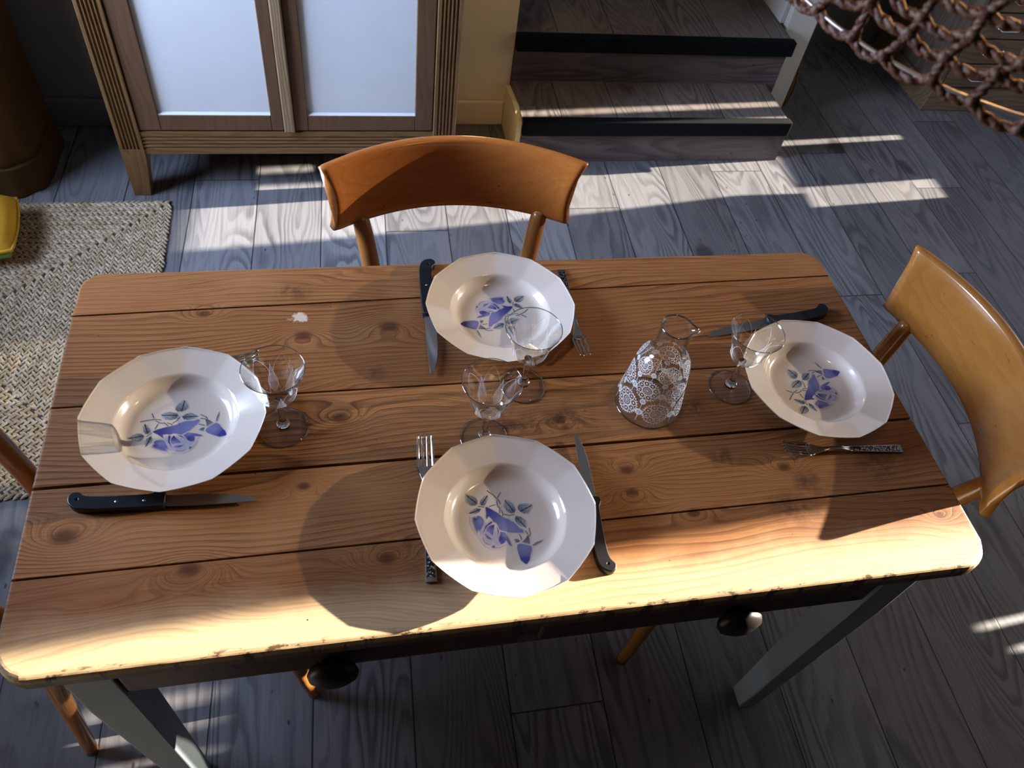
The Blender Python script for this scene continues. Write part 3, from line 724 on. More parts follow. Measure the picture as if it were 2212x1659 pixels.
# ------------------------------------------------------------------ glassware
def surf_fn(prof):
    """arc-length parametrised profile -> function(angle, s) giving a point just off the surface"""
    L = [0]
    for (a, b), (c, d) in zip(prof, prof[1:]): L.append(L[-1] + math.hypot(c - a, d - b))
    def at(s):
        s = max(0, min(L[-1] - 1e-9, s))
        for i in range(len(prof) - 1):
            if L[i] <= s <= L[i + 1]:
                t = (s - L[i]) / (L[i + 1] - L[i] or 1); (a, b), (c, d) = prof[i], prof[i + 1]; n = math.hypot(c - a, d - b) or 1
                return a + (c - a) * t, b + (d - b) * t, (d - b) / n, -(c - a) / n
    def P(ang, s, off=.00025):
        r, z, nr, nz = at(s); r += nr * off; z += nz * off; return (r * cos(ang), r * sin(ang), z)
    P.at = at; P.L = L[-1]; return P
def ribbon(g, P, pts, w, m, closed=False):
    """pts: (angle, s); width w measured on the surface"""
    K = len(pts); v = []
    for k in range(K):
        a, b = (pts[k - 1], pts[(k + 1) % K]) if closed else (pts[max(k - 1, 0)], pts[min(k + 1, K - 1)])
        r = max(P.at(pts[k][1])[0], .004); dx, dy = (b[0] - a[0]) * r, b[1] - a[1]; n = math.hypot(dx, dy) or 1
        for sg in (-1, 1): v.append(P(pts[k][0] - sg * dy / n * w / 2 / r, pts[k][1] + sg * dx / n * w / 2))
    f = [(2 * k, 2 * k + 1, 2 * ((k + 1) % K) + 1, 2 * ((k + 1) % K)) for k in range(K if closed else K - 1)]
    g.add(v, f, m)
# wine glass: foot, stem, bell shaped bowl with etched petals
def bowl_geo():
    outer = smoothpath([(.0035, .0660), (.0110, .0672), (.0190, .0715), (.0240, .0785), (.0262, .0860), (.0275, .0935), (.0300, .1030), (.0345, .1160), (.0405, .1300)], 5)
    g = G(); inner = [(max(r - .0011, .0005), z + (.0016 if r < .02 else 0)) for r, z in outer][::-1]
    prof = [(0, outer[0][1])] + outer + [(outer[-1][0] - .0005, outer[-1][1] + .0006)] + inner + [(0, inner[-1][1])]
    g.add(*lathe(prof, 72)); P = surf_fn(outer); L = P.L
    s0 = L * .13
    for k in range(6):
        a = 2 * pi * k / 6
        for sg in (-1, 1):   # tall flame outline
            pts = [(a + sg * .50 * (sin(pi * t) ** .9) * (1 - .25 * t), s0 + (L * .86 - s0) * t) for t in [i / 20 for i in range(21)]]
            ribbon(g, P, pts, .00055, 1)
        b = a + pi / 6; tri = [[], []]
        for i in range(17):
            t = i / 16; w = .50 * (1 - t) ** 1.5 * (sin(pi * min(1, t * 2.2 + .12) / 2))
            for q, sg in enumerate((-1, 1)): tri[q].append((b + sg * w, s0 + (L * .68 - s0) * t))
        for q in (0, 1): ribbon(g, P, tri[q], .0005, 1)
        v = []
        for l, r in zip(*tri): v += [P(*l), P((l[0] + r[0]) / 2, l[1]), P(*r)]
        g.add(v, [(3 * i + c, 3 * i + c + 1, 3 * i + c + 4, 3 * i + c + 3) for i in range(16) for c in (0, 1)], 2)
    return g
def make_glass(label):
    t = thing('wine_glass', label, 'wine glass', group='etched wine glasses')
    bg = bowl_geo(); ring = lambda r, z, q=96: [(r * cos(2 * pi * i / q), r * sin(2 * pi * i / q), z) for i in range(q)]
    bg.add(*tube(ring(.0400,   .1303), .0006, 8, loop=True), 3)
    bg.obj('bowl', [MT['glass'], MT['etch'], MT['frost'], MT['rim']], t, False)
    st = lathe([(0, .0059), (.0088, .0059), (.0096, .0085), (.0092, .0115), (.0066, .0150), (.0048, .0200), (.0043, .0300), (.0042, .0450), (.0046, .0580), (.0056, .0645), (.0058, .0655), (0, .0656)], 10)
    G().add(st[0], st[1], 0, True).obj('stem', MT['stem'], t)
    fg = G(); fg.add(*tube(ring(.0338, .0014), .0007, 8, loop=True), 1)
    fg.add(*lathe([(0, .0012), (.030, .0004), (.0335, .0004), (.0343, .0012), (.0337, .0022), (.026, .0032), (.013, .0047), (.008, .0057), (0, .0057)], 64)); fg.obj('foot', [MT['glass'], MT['rim']], t)
    return t
gl = make_glass('etched wine glass standing by the right edge of the left end plate'); gl.location = (-.326, -.004, H); gl.rotation_euler = (0, 0, .25)
dup(gl, (.025, .044, H), (0, 0, .9), 'etched wine glass overlapping the far side plate, the farther of the middle pair')
dup(gl, (-.048, -.046, H), (0, 0, .27), 'etched wine glass behind the near side plate, the nearer of the middle pair')
dup(gl, (.354, .016, H), (0, 0, .5), 'etched wine glass between the carafe and the right end plate')

car = thing('carafe', 'clear glass carafe with white lace flower print and pouring lip', 'carafe', (.211, -.004, H))
outer = smoothpath([(.0470, .0000), (.0497, .0045), (.0500, .0130), (.0482, .0280), (.0440, .0600), (.0400, .0930), (.0372, .1060), (.0320, .1150), (.0262, .1220), (.0232, .1320), (.0222, .1480), (.0220, .1650), (.0228, .1720)], 6)
g = G(); inner = [(max(r - .0022, .001), max(z, .004)) for r, z in outer][::-1]
prof = [(0, .0012)] + [(.040, .0012)] + outer + [(.0219, .1735)] + inner + [(0, .004)]
def lip(k, a, p):
    x, y, z = p
    if z > .160:
        d = (a - radians(-14) + pi) % (2 * pi) - pi; t = (z - .160) / .0135
        w = exp(-(d / .26) ** 2) * t * t * .0085; r = math.hypot(x, y); return (x * (1 + w / r), y * (1 + w / r), z - w * .15)
    return p
g.add(*lathe(prof, 96, False, lip)); P = surf_fn(outer)
def circ(c, s, r, n=24, a0=0): # circle on the surface around (angle c, arc s)
    return [(c + r * cos(a0 + 2 * pi * i / n) / P.at(s)[0], s + r * sin(a0 + 2 * pi * i / n)) for i in range(n)]
def disc(c, s, r, n=12, m=1):
    v = [P(c, s)] + [P(*q) for q in circ(c, s, r, n)]; g.add(v, [(0, 1 + i, 1 + (i + 1) % n) for i in range(n)], m)
def flower(c, s, k=1.0):
    ribbon(g, P, circ(c, s, .0086 * k, 28), .0013 * k, 1, True); disc(c, s, .0014 * k)
    for i in range(12):
        a = 2 * pi * i / 12; r0 = P.at(s)[0]
        ribbon(g, P, [(c + r * cos(a) / r0, s + r * sin(a)) for r in (.002 * k, .0048 * k, .0080 * k)], .0004 * k, 1)
    ribbon(g, P, circ(c, s, .0050 * k, 24), .0004 * k, 1, True)
    for i in range(8):
        a = 2 * pi * (i + .5) / 8; r0 = P.at(s)[0]; pc, ps = c + .0136 * k * cos(a) / r0, s + .0136 * k * sin(a)
        ribbon(g, P, circ(pc, ps, .0047 * k, 14), .0010 * k, 1, True); disc(pc, ps, .0015 * k, 6)
    n = 30
    ring = [(c + .0188 * k * (1 + .02 * sin(8 * t)) * cos(t) / P.at(s)[0], s + .0188 * k * sin(t)) for t in [2 * pi * i / 64 for i in range(64)]]
    ribbon(g, P, ring, .0007 * k, 1, True)
    for i in range(n):
        a = 2 * pi * i / n; r0 = P.at(s)[0]
        q = [(r, a + d) for r, d in ((.0190 * k, -.055), (.0218 * k, 0), (.0190 * k, .055))]
        g.add([P(c + r * cos(t) / r0, s + r * sin(t)) for r, t in q], [(0, 1, 2)], 1)
def small(c, s, k=1.0):
    ribbon(g, P, circ(c, s, .0042 * k, 18), .0022 * k, 1, True); ribbon(g, P, circ(c, s, .0017 * k, 10), .0008 * k, 1, True)
    for i in range(14):
        a = 2 * pi * i / 14; r0 = P.at(s)[0]
        g.add([P(c + r * cos(t) / r0, s + r * sin(t)) for r, t in ((.0050 * k, a - .14), (.0072 * k, a), (.0050 * k, a + .14))], [(0, 1, 2)], 1)
for row, (s, k) in enumerate(((.036, 1.0), (.076, .92), (.110, .66))):
    for i in range(6):
        c = 2 * pi * (i + .5 * (row % 2)) / 6 - 1.75
        flower(c, s, k); small(c + pi / 6, s - .004, k)
        if row < 2: small(c + pi / 6, s + .017, k * .8)
        ribbon(g, P, [(c + pi / 6, s - .022), (c + pi / 6, s), (c + pi / 6, s + .022)], .0006, 1)
        ribbon(g, P, [(c + pi / 6 - .35, s - .010), (c + pi / 6, s - .004), (c + pi / 6 + .35, s - .010)], .0006, 1)
rl = []
for i in range(96):
    a = 2 * pi * i / 96; d = (a - radians(-14) + pi) % (2 * pi) - pi; w = exp(-(d / .26) ** 2) * .0085
    rl.append(((.0221 + w) * cos(a), (.0221 + w) * sin(a), .1730 - w * .15))
g.add(*tube(rl, .0013, 8, loop=True), 2); g.add(*tube([(.0488 * cos(2 * pi * i / 96), .0488 * sin(2 * pi * i / 96), .0022) for i in range(96)], .0012, 8, loop=True), 2)
g.obj('body', [MT['glass'], MT['lace'], MT['rim']], car, False)

# ------------------------------------------------------------------ cutlery
def curve_solid(name, splines, half, bevel, mat, parent):
    cu = bpy.data.curves.new(name, 'CURVE'); cu.dimensions = '2D'; cu.fill_mode = 'BOTH'; cu.extrude = half; cu.bevel_depth = bevel; cu.bevel_resolution = 2
    for pts in splines:
        sp = cu.splines.new('POLY'); sp.points.add(len(pts) - 1); sp.use_cyclic_u = True
        for q, (x, y) in zip(sp.points, pts): q.co = (x, y, 0, 1)
    tmp = bpy.data.objects.new(name, cu); COL.objects.link(tmp)
    me = bpy.data.meshes.new_from_object(tmp.evaluated_get(bpy.context.evaluated_depsgraph_get()))
    bpy.data.objects.remove(tmp); bpy.data.curves.remove(cu)
    me.name = name; me.materials.clear(); me.materials.append(mat)
    o = bpy.data.objects.new(name, me); COL.objects.link(o); o.parent = parent; return o
def make_knife(label):
    t = thing('steak_knife', label, 'knife', group='black handled steak knives')
    hd = smoothpath([(0, -.0085), (-.02, -.0095), (-.06, -.0100), (-.09, -.0095), (-.107, -.0065), (-.1150, .0005), (-.1165, .0085), (-.113, .0135), (-.107, .0140), (-.101, .0095), (-.092, .0070), (-.07, .0062), (-.04, .0068), (-.018, .0078), (-.011, .0105), (-.006, .0122), (-.001, .0108), (0, .0080)], 5)
    hole = [(-.1065 + .0026 * cos(2 * pi * i / 14), .0045 + .0026 * sin(2 * pi * i / 14)) for i in range(14)]
    h = curve_solid('handle', [hd, hole], .0048, .0014, MT['black'], t); h.location = (0, 0, .0062)
    bl = [(-.004, -.0078), (.04, -.0076), (.085, -.0068), (.114, -.0052), (.1165, -.0044)]
    top = smoothpath([(.1165, -.0044), (.108, .0010), (.092, .0058), (.070, .0084), (.040, .0092), (.006, .0088), (-.004, .0086)], 22)
    for i, (x, y) in enumerate(top):
        if .008 < x < .104: y -= .0007 * (i % 3)
        bl.append((x, y))
    b = curve_solid('blade', [bl], .0006, .0002, MT['blade'], t); b.location = (0, 0, .0062)
    for x in (-.024, -.058):
        r = G().add(*lathe([(0, .0001), (.0022, .0001), (.0022, .0121), (.0015, .0128), (0, .0128)], 16)); r.xf(Matrix.Translation((x, -.001, 0)))
        r.obj('rivet', MT['rivet'], t)
    return t
def place_knife(k, tip, end, flip):
    dx, dy = tip[0] - end[0], tip[1] - end[1]; a = atan2(dy, dx); L = math.hypot(dx, dy)
    s = L / .233; ux, uy = dx / L, dy / L
    k.location = (end[0] + ux * .1165 * s, end[1] + uy * .1165 * s, H + (.0124 if flip else 0) )
    k.rotation_euler = Matrix.Rotation(a, 3, 'Z').to_euler() if not flip else (Matrix.Rotation(a, 3, 'Z') @ Matrix.Rotation(pi, 3, 'X')).to_euler()
    k.scale = (s, s, 1)
k1 = make_knife('black handled steak knife lying below the left end plate, handle to the left'); place_knife(k1, (-.358, -.117), (-.586, -.105), False)
k2 = dup(k1, (0, 0, 0), label='black handled steak knife left of the far side plate, tip pointing to the camera'); place_knife(k2, (-.107, .072), (-.097, .316), False)
k3 = dup(k1, (0, 0, 0), label='black handled steak knife right of the near side plate, hooked handle towards the camera'); place_knife(k3, (.088, -.056), (.078, -.272), True)
k4 = dup(k1, (0, 0, 0), label='black handled steak knife behind the right end plate, tip pointing left'); place_knife(k4, (.350, .122), (.588, .160), True)

def make_fork(label):
    t = thing('dinner_fork', label, 'fork', group='stainless forks with engraved handles')
    g = G()
    def zc(x): # height of the head's centre line
        P = [(.085, .0045), (.105, .0085), (.118, .0085), (.135, .0040), (.150, .0022), (.165, .0035), (.185, .0085), (.200, .0140)]
        for (a, b), (c, d) in zip(P, P[1:]):
            if a <= x <= c:
                u = (x - a) / (c - a); u = u * u * (3 - 2 * u); return b + (d - b) * u
        return P[-1][1]
    def strip(st, th=.0016):
        v = []; f = []
        C5 = (-1, -.85, 0, .85, 1)
        for x, yc, hw in st:
            z = zc(x)
            for c in C5: v.append((x, yc + hw * c, z + (.35 * (yc + hw * c) ** 2 / .012) + (th / 2 if abs(c) < 1 else 0)))
            for c in C5[::-1]: v.append((x, yc + hw * c, z + (.35 * (yc + hw * c) ** 2 / .012) - (th / 2 if abs(c) < 1 else 0)))
        n = 10
        for i in range(len(st) - 1):
            for k in range(n): f.append((i * n + k, i * n + (k + 1) % n, (i + 1) * n + (k + 1) % n, (i + 1) * n + k))
        f.append(tuple(range(n))[::-1]); f.append(tuple(range((len(st) - 1) * n, len(st) * n))); g.add(v, f)
    strip([(.085 + .0725 * i / 29, 0, w) for i, w in enumerate([q[0] for q in smoothpath([(.0046,), (.0033,), (.0030,), (.0034,), (.0055,), (.0092,), (.0116,), (.0122,)], 5)][:30])])
    for k in range(4):
        y0 = (-.00955, -.0032, .0032, .00955)[k]
        strip([(.1545 + .0455 * i / 14, y0 * (1 - .10 * i / 14),   .0022 * (1 - .45 * i / 14) if i < 14 else .0007) for i in range(15)])
    g.obj('fork_head', MT['steel'], t)
    h = G(); lo = [(0, -.0070, .0006), (.088, -.0048, .0030), (.088, .0048, .0030), (0, .0070, .0006)]; hi = [(x, y, z + .0028) for x, y, z in lo]
    h.add(*hexa(lo, hi, .0006), 0, False).obj('fork_handle', MT['steel'], t)
    e = G().add([(.006, -.0052, .00368), (.083, -.0036, .00578), (.083, .0036, .00578), (.006, .0052, .00368)], [(0, 1, 2, 3)])
    eo = e.obj('engraving', MT['forkpat'], t, False)
    return t
def place_fork(k, tip, end):
    dx, dy = tip[0] - end[0], tip[1] - end[1]; L = math.hypot(dx, dy); s = L / .2
    k.location = (end[0], end[1], H); k.rotation_euler = (0, 0, atan2(dy, dx)); k.scale = (s, s, 1)
f1 = make_fork('steel fork below the right end plate, engraved handle to the right'); place_fork(f1, (.391, -.110), (.589, -.124))
f2 = dup(f1, (0, 0, 0), label='steel fork half under the near side plate, tines towards the carafe side of the table'); place_fork(f2, (-.133, -.043), (-.1455, -.258))
f2['label'] = 'steel fork left of the near side plate, middle hidden under its rim'
f3 = dup(f1, (0, 0, 0), label='steel fork right of the far side plate, tines pointing to the camera'); place_fork(f3, (.131, .084), (.136, .290))
f4 = dup(f1, (0, 0, 0), label='steel fork behind the left end plate, only its tines seen through the wine glass'); place_fork(f4, (-.361, .119), (-.558, .094))

# ------------------------------------------------------------------ cupboard
cup = thing('cupboard', 'pine cupboard with fluted posts and two white panelled doors by the dark back wall', 'cupboard')
CX0, CX1, CY, CD, CH = -.870, .126, 1.460, 1.832, 1.15
for x0, x1, s in ((CX0, CX0 + .067, 1), (CX1 - .070, CX1, -1)):
    w = x1 - x0
    lo = [(x0, CY + .008, 0), (x0 + .047, CY + .008, 0), (x0 + .047, CY + .06, 0), (x0, CY + .06, 0)] if s > 0 else [(x1 - .047, CY + .008, 0), (x1, CY + .008, 0), (x1, CY + .06, 0), (x1 - .047, CY + .06, 0)]
    # fluted post cross-section: five rounded grooves on the front face
    sec = [(0, .070), (0, .002), (.002, 0)]
    for k in range(5):
        c = w * (.20 + .15 * k)
        for q in range(7): a = pi * q / 6; sec.append((c - .0036 * cos(a), .0050 * sin(a)))
    sec += [(w - .002, 0), (w, .002), (w, .070)]
    g = G(); n = len(sec); v = [(x0 + a, CY + b, z) for z in (.175, CH - .03) for a, b in sec]
    f = [(k, (k + 1) % n, n + (k + 1) % n, n + k) for k in range(n)] + [tuple(range(n))[::-1], tuple(range(n, 2 * n))]
    g.add(v, f, 0, False)
    g.add(*hexa(lo, [(x0, CY, .150), (x1, CY, .150), (x1, CY + .07, .150), (x0, CY + .07, .150)]), 0, False)
    g.add(*bbox(x0, x1, CY, CY + .07, .150, .176), 0, False)
    g.obj('post', MT['cupwood'], cup)
    G().add(*hexa([(p[0], CD - .05 + (p[1] - CY), 0) for p in lo], [(x0, CD - .07, .150), (x1, CD - .07, .150), (x1, CD, .150), (x0, CD, .150)]), 0, False).obj('leg', MT['cupwood'], cup)
# grooved rail
sec = [(.155, .03), (.155, .002), (.157, 0)]
for z in (.178, .190, .202, .214):
    for q in range(7): a = pi * q / 6; sec.append((z - .0036 * cos(a), .0045 * sin(a)))
sec += [(.232, 0), (.234, .03)]
n = len(sec); g = G(); v = [(x, CY + .004 + b, z) for x in (CX0 + .067, CX1 - .070) for z, b in sec]
g.add(v, [(k, (k + 1) % n, n + (k + 1) % n, n + k) for k in range(n)], 0, False); g.obj('rail', MT['cuprail'], cup)
g = G()
for q in ((CX0 + .01, CX0 + .025, CY + .07, CD), (CX1 - .025, CX1 - .01, CY + .07, CD), (CX0 + .02, CX1 - .02, CD - .015, CD)): g.add(*bbox(*q, .155, CH - .03), 0, False)
g.add(*bbox(CX0 + .02, CX1 - .02, CY + .03, CD - .015, .160, .180), 0, False); g.obj('carcass', MT['cupwood'], cup)
G().add(*bbox(CX0 - .02, CX1 + .02, CY - .02, CD + .01, CH - .03, CH, .004, 2), 0, False).obj('top', MT['cuprail'], cup)
for x0, x1, pa, pb in ((CX0 + .069, -.393, -.740, -.427), (-.360, CX1 - .0725, -.320, .000)):
    g = G(); zb, zt, pz, pt = .237, CH - .04, .288, CH - .11; Y0, Y1 = CY + .006, CY + .026
    g.add(*bbox(x0, pa, Y0, Y1, zb, zt, .002, 1), 0, False); g.add(*bbox(pb, x1, Y0, Y1, zb, zt, .002, 1), 0, False)
    g.add(*bbox(pa, pb, Y0, Y1, zb, pz, .002, 1), 0, False); g.add(*bbox(pa, pb, Y0, Y1, pt, zt, .002, 1), 0, False)
    d = g.obj('door', MT['cupdark'], cup)
    p = G().add(*bbox(pa - .004, pb + .004, Y0 + .010, Y1 - .002, pz - .004, pt + .004), 0, False)
    p.add([(pa, Y0 + .0095, pz + .006), (pb, Y0 + .0095, pz + .006), (pb, Y0 + .002, pz), (pa, Y0 + .002, pz)], [(0, 1, 2, 3)], 0, False)
    p.obj('door_panel', MT['panel'], d, False)
G().add(*bbox(-.3915, -.3605, CY - .006, CY + .02, .237, CH - .04, .004, 2), 0, False).obj('cover_strip', MT['astragal'], cup)

# ------------------------------------------------------------------ chest of drawers behind the netting
chest = thing('chest_of_drawers', 'old wooden chest of small drawers with metal pulls behind the rope netting', 'chest of drawers')
QX0, QX1, QY0, QY1, QH = 2.225, 2.86, 1.992, 2.46, .86
g = G(); g.add(*hexa([(QX0 - .035, QY0 - .026, 0), (QX1 + .035, QY0 - .026, 0), (QX1 + .035, QY1, 0), (QX0 - .035, QY1, 0)], [(QX0 - .014, QY0 - .012, .085), (QX1 + .014, QY0 - .012, .085), (QX1 + .014, QY1, .085), (QX0 - .014, QY1, .085)], .003), 0, False)
g.obj('plinth', MT['chest'], chest)
g = G(); g.add(*bbox(QX0, QX0 + .02, QY0, QY1, .085, QH), 0, False); g.add(*bbox(QX1 - .02, QX1, QY0, QY1, .085, QH), 0, False); g.add(*bbox(QX0 + .02, QX1 - .02, QY0 + .022, QY1, .085, QH), 0, False)
g.obj('carcass', MT['chestside'], chest)
G().add(*bbox(QX0 - .02, QX1 + .02, QY0 - .02, QY1, QH, QH + .03, .004, 2), 0, False).obj('top', MT['chest'], chest)
for r in range(7):
    for c in range(2):
        x0 = QX0 + .024 + c * .296; z0 = .092 + r * .107
        d = G().add(*bbox(x0, x0 + .290, QY0 + .002, QY0 + .021, z0, z0 + .101, .003, 1), 0, False).obj('drawer', MT['chest'], chest)
        xm = x0 + .145; zm = z0 + .052
        pts = [(xm - .048, QY0 + .002, zm), (xm - .048, QY0 - .016, zm - .002), (xm - .036, QY0 - .020, zm - .010), (xm + .036, QY0 - .020, zm - .010), (xm + .048, QY0 - .016, zm - .002), (xm + .048, QY0 + .002, zm)]
        h = G().add(*tube(pts, .0036, 8))
        for s in (-1, 1):
            k = lathe([(0, 0), (.010, 0), (.009, .004), (0, .006)], 12); kk = G().add(*k); kk.xf(Matrix.Translation((xm + s * .048, QY0 + .0015, zm)) @ Matrix.Rotation(pi / 2, 4, 'X')); h.add(kk.v, kk.f)
        h.obj('pull', MT['hardware'], d)

# ------------------------------------------------------------------ left side: armchair, cushion, rug
arm = thing('armchair', 'dark mustard fabric armchair corner with stitched hem in the left corner', 'armchair')
def rounded_block(x0, x1, y0, y1, z0, z1, r, flare=0.0, wob=0.0):
    n = 80; lv = 16; v = []; f = []
    for l in range(lv + 1):
        t = l / lv; z = z0 + (z1 - z0) * t; e = flare * (1 - t) ** 2
        for i in range(n):
            a = 2 * pi * i / n; c, s = cos(a), sin(a); cx, cy = (x1 - r if c > 0 else x0 + r), (y1 - r if s > 0 else y0 + r)
            k = (r + e + wob * sin(9 * a + 2 * t) * (1 - t)); v.append((cx + k * c, cy + k * s, z))
    for l in range(lv):
        for i in range(n): j = (i + 1) % n; f.append((l * n + i, l * n + j, (l + 1) * n + j, (l + 1) * n + i))
    f.append(tuple(range(n))[::-1]); f.append(tuple(range(lv * n, (lv + 1) * n))); return v, f
G().add(*rounded_block(-1.92, -1.135, 1.475, 1.83, .085, .62, .10, .004, .003)).obj('body', MT['mustard'], arm)
G().add(*rounded_block(-1.925, -1.126, 1.466, 1.83, 0.0, .100, .10, .006, .004)).obj('skirt', MT['mustard'], arm)
G().add(*bbox(-1.92, -1.15, 1.70, 1.83, .60, .95, .05, 4)).obj('backrest', MT['mustard'], arm)
RX0, RX1, RY0, RY1, RT = -1.80, -.757, .388, 1.433, .010
g = G(); g.add(*bbox(RX0 + .008, RX1 - .008, RY0 + .008, RY1 - .008, .0005, .0050), 1, False)  # backing slab coloured dark to stand for shade between the stitches
rs = random.Random(3)
def stitch(x, y, a):
    L = .0135 * rs.uniform(.9, 1.15); w = .0047 * rs.uniform(.85, 1.15); hgt = .0055 * rs.uniform(.85, 1.2); c, s = cos(a), sin(a)
    o = len(g.v); S = ((-1, .15), (-.55, .85), (.1, 1.0), (.65, .75), (1, .2)); q = 5
    for t, k in S:
        for i in range(q):
            b = pi * i / (q - 1); px, py, pz = L * t, w * k * cos(b), hgt * k * sin(b)
            g.v.append((x + px * c - py * s, y + px * s + py * c, .0045 + pz + .0012 * t))
    for i in range(len(S) - 1):
        for k in range(q - 1):
            g.f.append((o + i * q + k, o + i * q + k + 1, o + (i + 1) * q + k + 1, o + (i + 1) * q + k)); g.m.append(0); g.s.append(True)
ROW = .0205; k = 0
while True:
    d = ROW * (k + .5); x0, x1, y0, y1 = RX0 + d, RX1 - d, RY0 + d, RY1 - d
    if y1 - y0 < ROW or x1 - x0 < ROW: break
    for (ax, ay, bx, by) in ((x0, y0, x1, y0), (x1, y0, x1, y1), (x1, y1, x0, y1), (x0, y1, x0, y0)):
        L = math.hypot(bx - ax, by - ay); ux, uy = (bx - ax) / L, (by - ay) / L; base = atan2(uy, ux); N = int(L / .0165)
        for i in range(N):
            t = (i + .5) * L / N
            for sg in (-1, 1):
                px, py = ax + ux * t - uy * sg * .0050 + rs.uniform(-.0008, .0008), ay + uy * t + ux * sg * .0050 + rs.uniform(-.0008, .0008)
                if px < RX0: continue
                stitch(px + ux * (.004 if sg > 0 else -.004), py + uy * (.004 if sg > 0 else -.004), base - sg * .62 + rs.uniform(-.12, .12))
    k += 1
rug = g.obj('braided_rug', [MT['jute'], plain('rug_gap_shade', (.10, .07, .045), .95)], None, False); tag(rug, 'rectangular braided jute rug on the floor left of the table', 'rug')
cush = thing('cushion', 'yellow fabric cushion at the left edge of the photo lying on the braided rug', 'cushion', (-1.292, 1.245, .013), radians(8))
v = []; f = []; n = 28
for i in range(n + 1):
    for j in range(n + 1):
        u, w = -1 + 2 * i / n, -1 + 2 * j / n; e = max(0, (1 - u ** 4)) ** .5 * max(0, (1 - w ** 4)) ** .5
        v.append((.15 * u * (1 - .06 * w * w), .12 * w * (1 - .06 * u * u), .055 + .055 * e + .002 * sin(9 * u + 4 * w)))
N0 = len(v)
for i in range(n + 1):
    for j in range(n + 1):
        u, w = -1 + 2 * i / n, -1 + 2 * j / n; e = max(0, (1 - u ** 4)) ** .5 * max(0, (1 - w ** 4)) ** .5
        v.append((.15 * u * (1 - .06 * w * w), .12 * w * (1 - .06 * u * u), .055 - .055 * e))
for i in range(n):
    for j in range(n):
        a = i * (n + 1) + j; f.append((a, a + n + 1, a + n + 2, a + 1)); f.append((N0 + a, N0 + a + 1, N0 + a + n + 2, N0 + a + n + 1))
G().add(v, f).obj('cover', MT['yellow'], cush, False)
per = [(.15 * u * (1 - .06 * w * w), .12 * w * (1 - .06 * u * u), .055) for u, w in [(-1 + 2 * i / 12, -1) for i in range(12)] + [(1, -1 + 2 * i / 12) for i in range(12)] + [(1 - 2 * i / 12, 1) for i in range(12)] + [(-1, 1 - 2 * i / 12) for i in range(12)]]
G().add(*tube(per, .005, 8, loop=True)).obj('piping', MT['yellow'], cush)
G().add(*bbox(.095, .135, -.117, -.095, .030, .050, .006, 2)).obj('green_patch', MT['green'], cush)
# narrow tan strip leaning at the foot of the white wall end
g = G(); P0 = smoothpath([(1.552, 1.985, .004), (1.572, 1.992, .07), (1.568, 2.005, .14), (1.556, 2.02, .20)], 6)
for k in range(2):
    off = .016 * k; v = []
    for x, y, z in P0: v += [(x + off * .6, y - off * .2, z), (x + off * .6 + .004, y - off * .2, z), (x + off * .6 + .004, y + .06, z), (x + off * .6, y + .06, z)]
    f = [(4 * i + a, 4 * i + (a + 1) % 4, 4 * i + 4 + (a + 1) % 4, 4 * i + 4 + a) for i in range(len(P0) - 1) for a in range(4)] + [(0, 1, 2, 3), tuple(range(len(v) - 4, len(v)))[::-1]]
    g.add(v, f)
tag(g.obj('tan_bag', MT['tan']), 'narrow folded tan bag leaning at the foot of the white wall end beside the steps', 'bag')

# ------------------------------------------------------------------ rope net pendant close to the camera
pend = thing('pendant_lamp', 'rust coloured knotted rope net pendant lamp close to the camera', 'lamp', (0, 0, 0))
PC = Vector((.349, -.105, 1.452)); PR = .243; PHt = .26
hoop = [PC + Vector((PR * cos(a), PR * sin(a), .004 * sin(3 * a))) for a in [2 * pi * i / 96 for i in range(96)]]
G().add(*tube(hoop, .0014, 8, loop=True)).obj('wire_hoop', MT['wire'], pend)
rp = random.Random(11)
def dome(a, t): # t 0 at hoop .. 1 at top
    r = PR * cos(t * pi / 2 * .93) ** .85; return PC + Vector((r * cos(a), r * sin(a), PHt * sin(t * pi / 2)))
NM, NL = 48, 16
knots = [[dome(2 * pi * (i + .12 * l) / NM + rp.uniform(-.018, .018), max(0, (l / NL) * .62 + rp.uniform(-.006, .006))) + Vector((0, 0, rp.uniform(-.004, .004) - (.006 if l == 0 else 0))) for i in range(NM)] for l in range(NL)]
g = G()
def strand(A, B, sag, r):
    K = 14; c = []
    for i in range(K + 1):
        t = i / K; p = A.lerp(B, t) + Vector((0, 0, -sag * 4 * t * (1 - t))); c.append(p)
    for s in (0, pi):   # two twisted yarns
        pts = []; T = (B - A).normalized(); N = T.cross(Vector((0, 0, 1))).normalized(); Bn = T.cross(N)
        for i, p in enumerate(c):
            a = s + i / K * 2 * pi * 1.6; pts.append(p + (N * cos(a) + Bn * sin(a)) * r * .48)
        g.add(*tube(pts, [r * rp.uniform(.8, 1.08) for _ in pts], 6))
for l in range(NL):
    for i in range(NM):
        A = knots[l][i]
        strand(A, knots[l][(i + 1) % NM], .003 + rp.uniform(0, .003), .0028)
        if l + 1 < NL: strand(A, knots[l + 1][i], rp.uniform(0, .0015), .0026)
        # the knot
        kv, kf = lathe([(0, -.0052), (.0040, -.003), (.0054, 0), (.0040, .003), (0, .0052)], 8); kk = G().add(kv, kf); kk.xf(Matrix.Translation(A) @ Matrix.Rotation(rp.uniform(0, 3), 4, 'X')); g.add(kk.v, kk.f)
g.obj('rope_net', MT['rope'], pend)
G().add(*tube([(PC.x, PC.y, 1.68), (PC.x, PC.y, ZC - .03)], .003, 8)).obj('cord', MT['black'], pend)
bv, bf = lathe([(0, -.04), (.018, -.034), (.028, -.018), (.030, 0), (.024, .020), (.014, .040), (.013, .070), (0, .072)], 24)
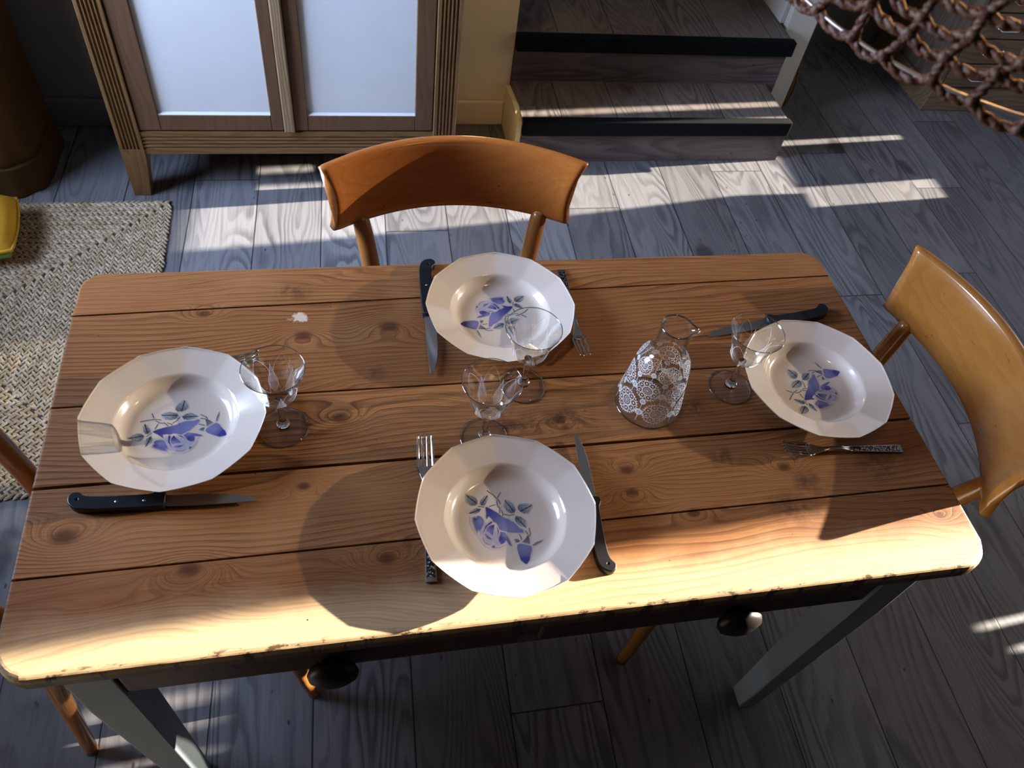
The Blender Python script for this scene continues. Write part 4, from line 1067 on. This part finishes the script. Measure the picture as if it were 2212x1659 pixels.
bg = G().add(bv, bf); bg.xf(Matrix.Translation((PC.x, PC.y, 1.61))); bg.obj('bulb', emit('warm_bulb', (1.0, .58, .26), 48.0), pend)
G().add(*lathe([(0, ZC), (.05, ZC), (.05, ZC - .015), (.02, ZC - .03), (0, ZC - .03)], 24)).xf(Matrix.Translation((PC.x, PC.y, -.0005))).obj('ceiling_rose', MT['black'], pend)

# ------------------------------------------------------------------ light
def area(name, loc, aim, sx, sy, power, col):
    L = bpy.data.lights.new(name, 'AREA'); L.shape = 'RECTANGLE'; L.size = sx; L.size_y = sy; L.energy = power; L.color = col; L.spread = radians(104 if name == 'sky_left' else 180)
    o = bpy.data.objects.new(name, L); COL.objects.link(o); o.location = loc
    d = Vector(aim) - Vector(loc); o.rotation_euler = d.to_track_quat('-Z', 'Y').to_euler(); return o
sun = bpy.data.lights.new('sun', 'SUN'); sun.energy = 30.0; sun.angle = radians(.45); sun.color = (1.0, .92, .78)
so = bpy.data.objects.new('sun', sun); COL.objects.link(so); so.location = (6, 1, 3)
el = math.atan(.25); so.rotation_euler = Vector((-1, -.075, -.25)).to_track_quat('-Z', 'Y').to_euler()
area('sky_left', (XL - .08, .78, 1.52), (XL + 1, .98, 1.27), 1.0, 1.0, 70, (.55, .70, 1.0))
area('sky_right', (XR + .25, .3, 1.6), (XR - 1, .3, 1.4), 1.7, 1.0, 4, (.75, .86, 1.0))
lp = bpy.data.lights.new('added_warm_light', 'POINT'); lp.energy = 2.2; lp.color = (1.0, .72, .40); lp.shadow_soft_size = .05  # added warm point light without a lamp, brightens the cream wall and nearby floor
lo = bpy.data.objects.new('added_warm_light', lp); COL.objects.link(lo); lo.location = (.22, 1.70, .98)
W = bpy.data.worlds.new('world'); SC.world = W; W.use_nodes = True
W.node_tree.nodes['Background'].inputs[0].default_value = (.55, .72, 1.0, 1); W.node_tree.nodes['Background'].inputs[1].default_value = .6

# ------------------------------------------------------------------ camera
cam = bpy.data.cameras.new('camera'); co = bpy.data.objects.new('camera', cam); COL.objects.link(co)
R = ((0.9797105418, -0.1647611433, 0.1141096834), (0.0599124336, 0.7840912234, 0.6177470790), (0.1912531163, 0.5983767367, -0.7780536784))
m = Matrix(((R[0][0], R[1][0], -R[2][0], -.2207), (R[0][1], R[1][1], -R[2][1], -.6709), (R[0][2], R[1][2], -R[2][2], 1.6955), (0, 0, 0, 1)))
co.matrix_world = m
cam.sensor_width = 36.0; cam.lens = 1704.145 / 2212 * 36.0; cam.clip_start = .05; cam.clip_end = 50
cam.dof.use_dof = True; cam.dof.focus_distance = 1.3; cam.dof.aperture_fstop = 9.0
SC.camera = co
SC.view_settings.view_transform = 'Standard'; SC.view_settings.look = 'Medium High Contrast'; SC.view_settings.exposure = 0.0
SC.cycles.use_denoising = True; SC.cycles.transparent_max_bounces = 24; SC.cycles.max_bounces = 8; SC.cycles.diffuse_bounces = 3; SC.cycles.glossy_bounces = 3
SC.cycles.use_adaptive_sampling = True; SC.cycles.adaptive_threshold = .09; SC.cycles.adaptive_min_samples = 20
SC.cycles.sample_clamp_indirect = 6.0
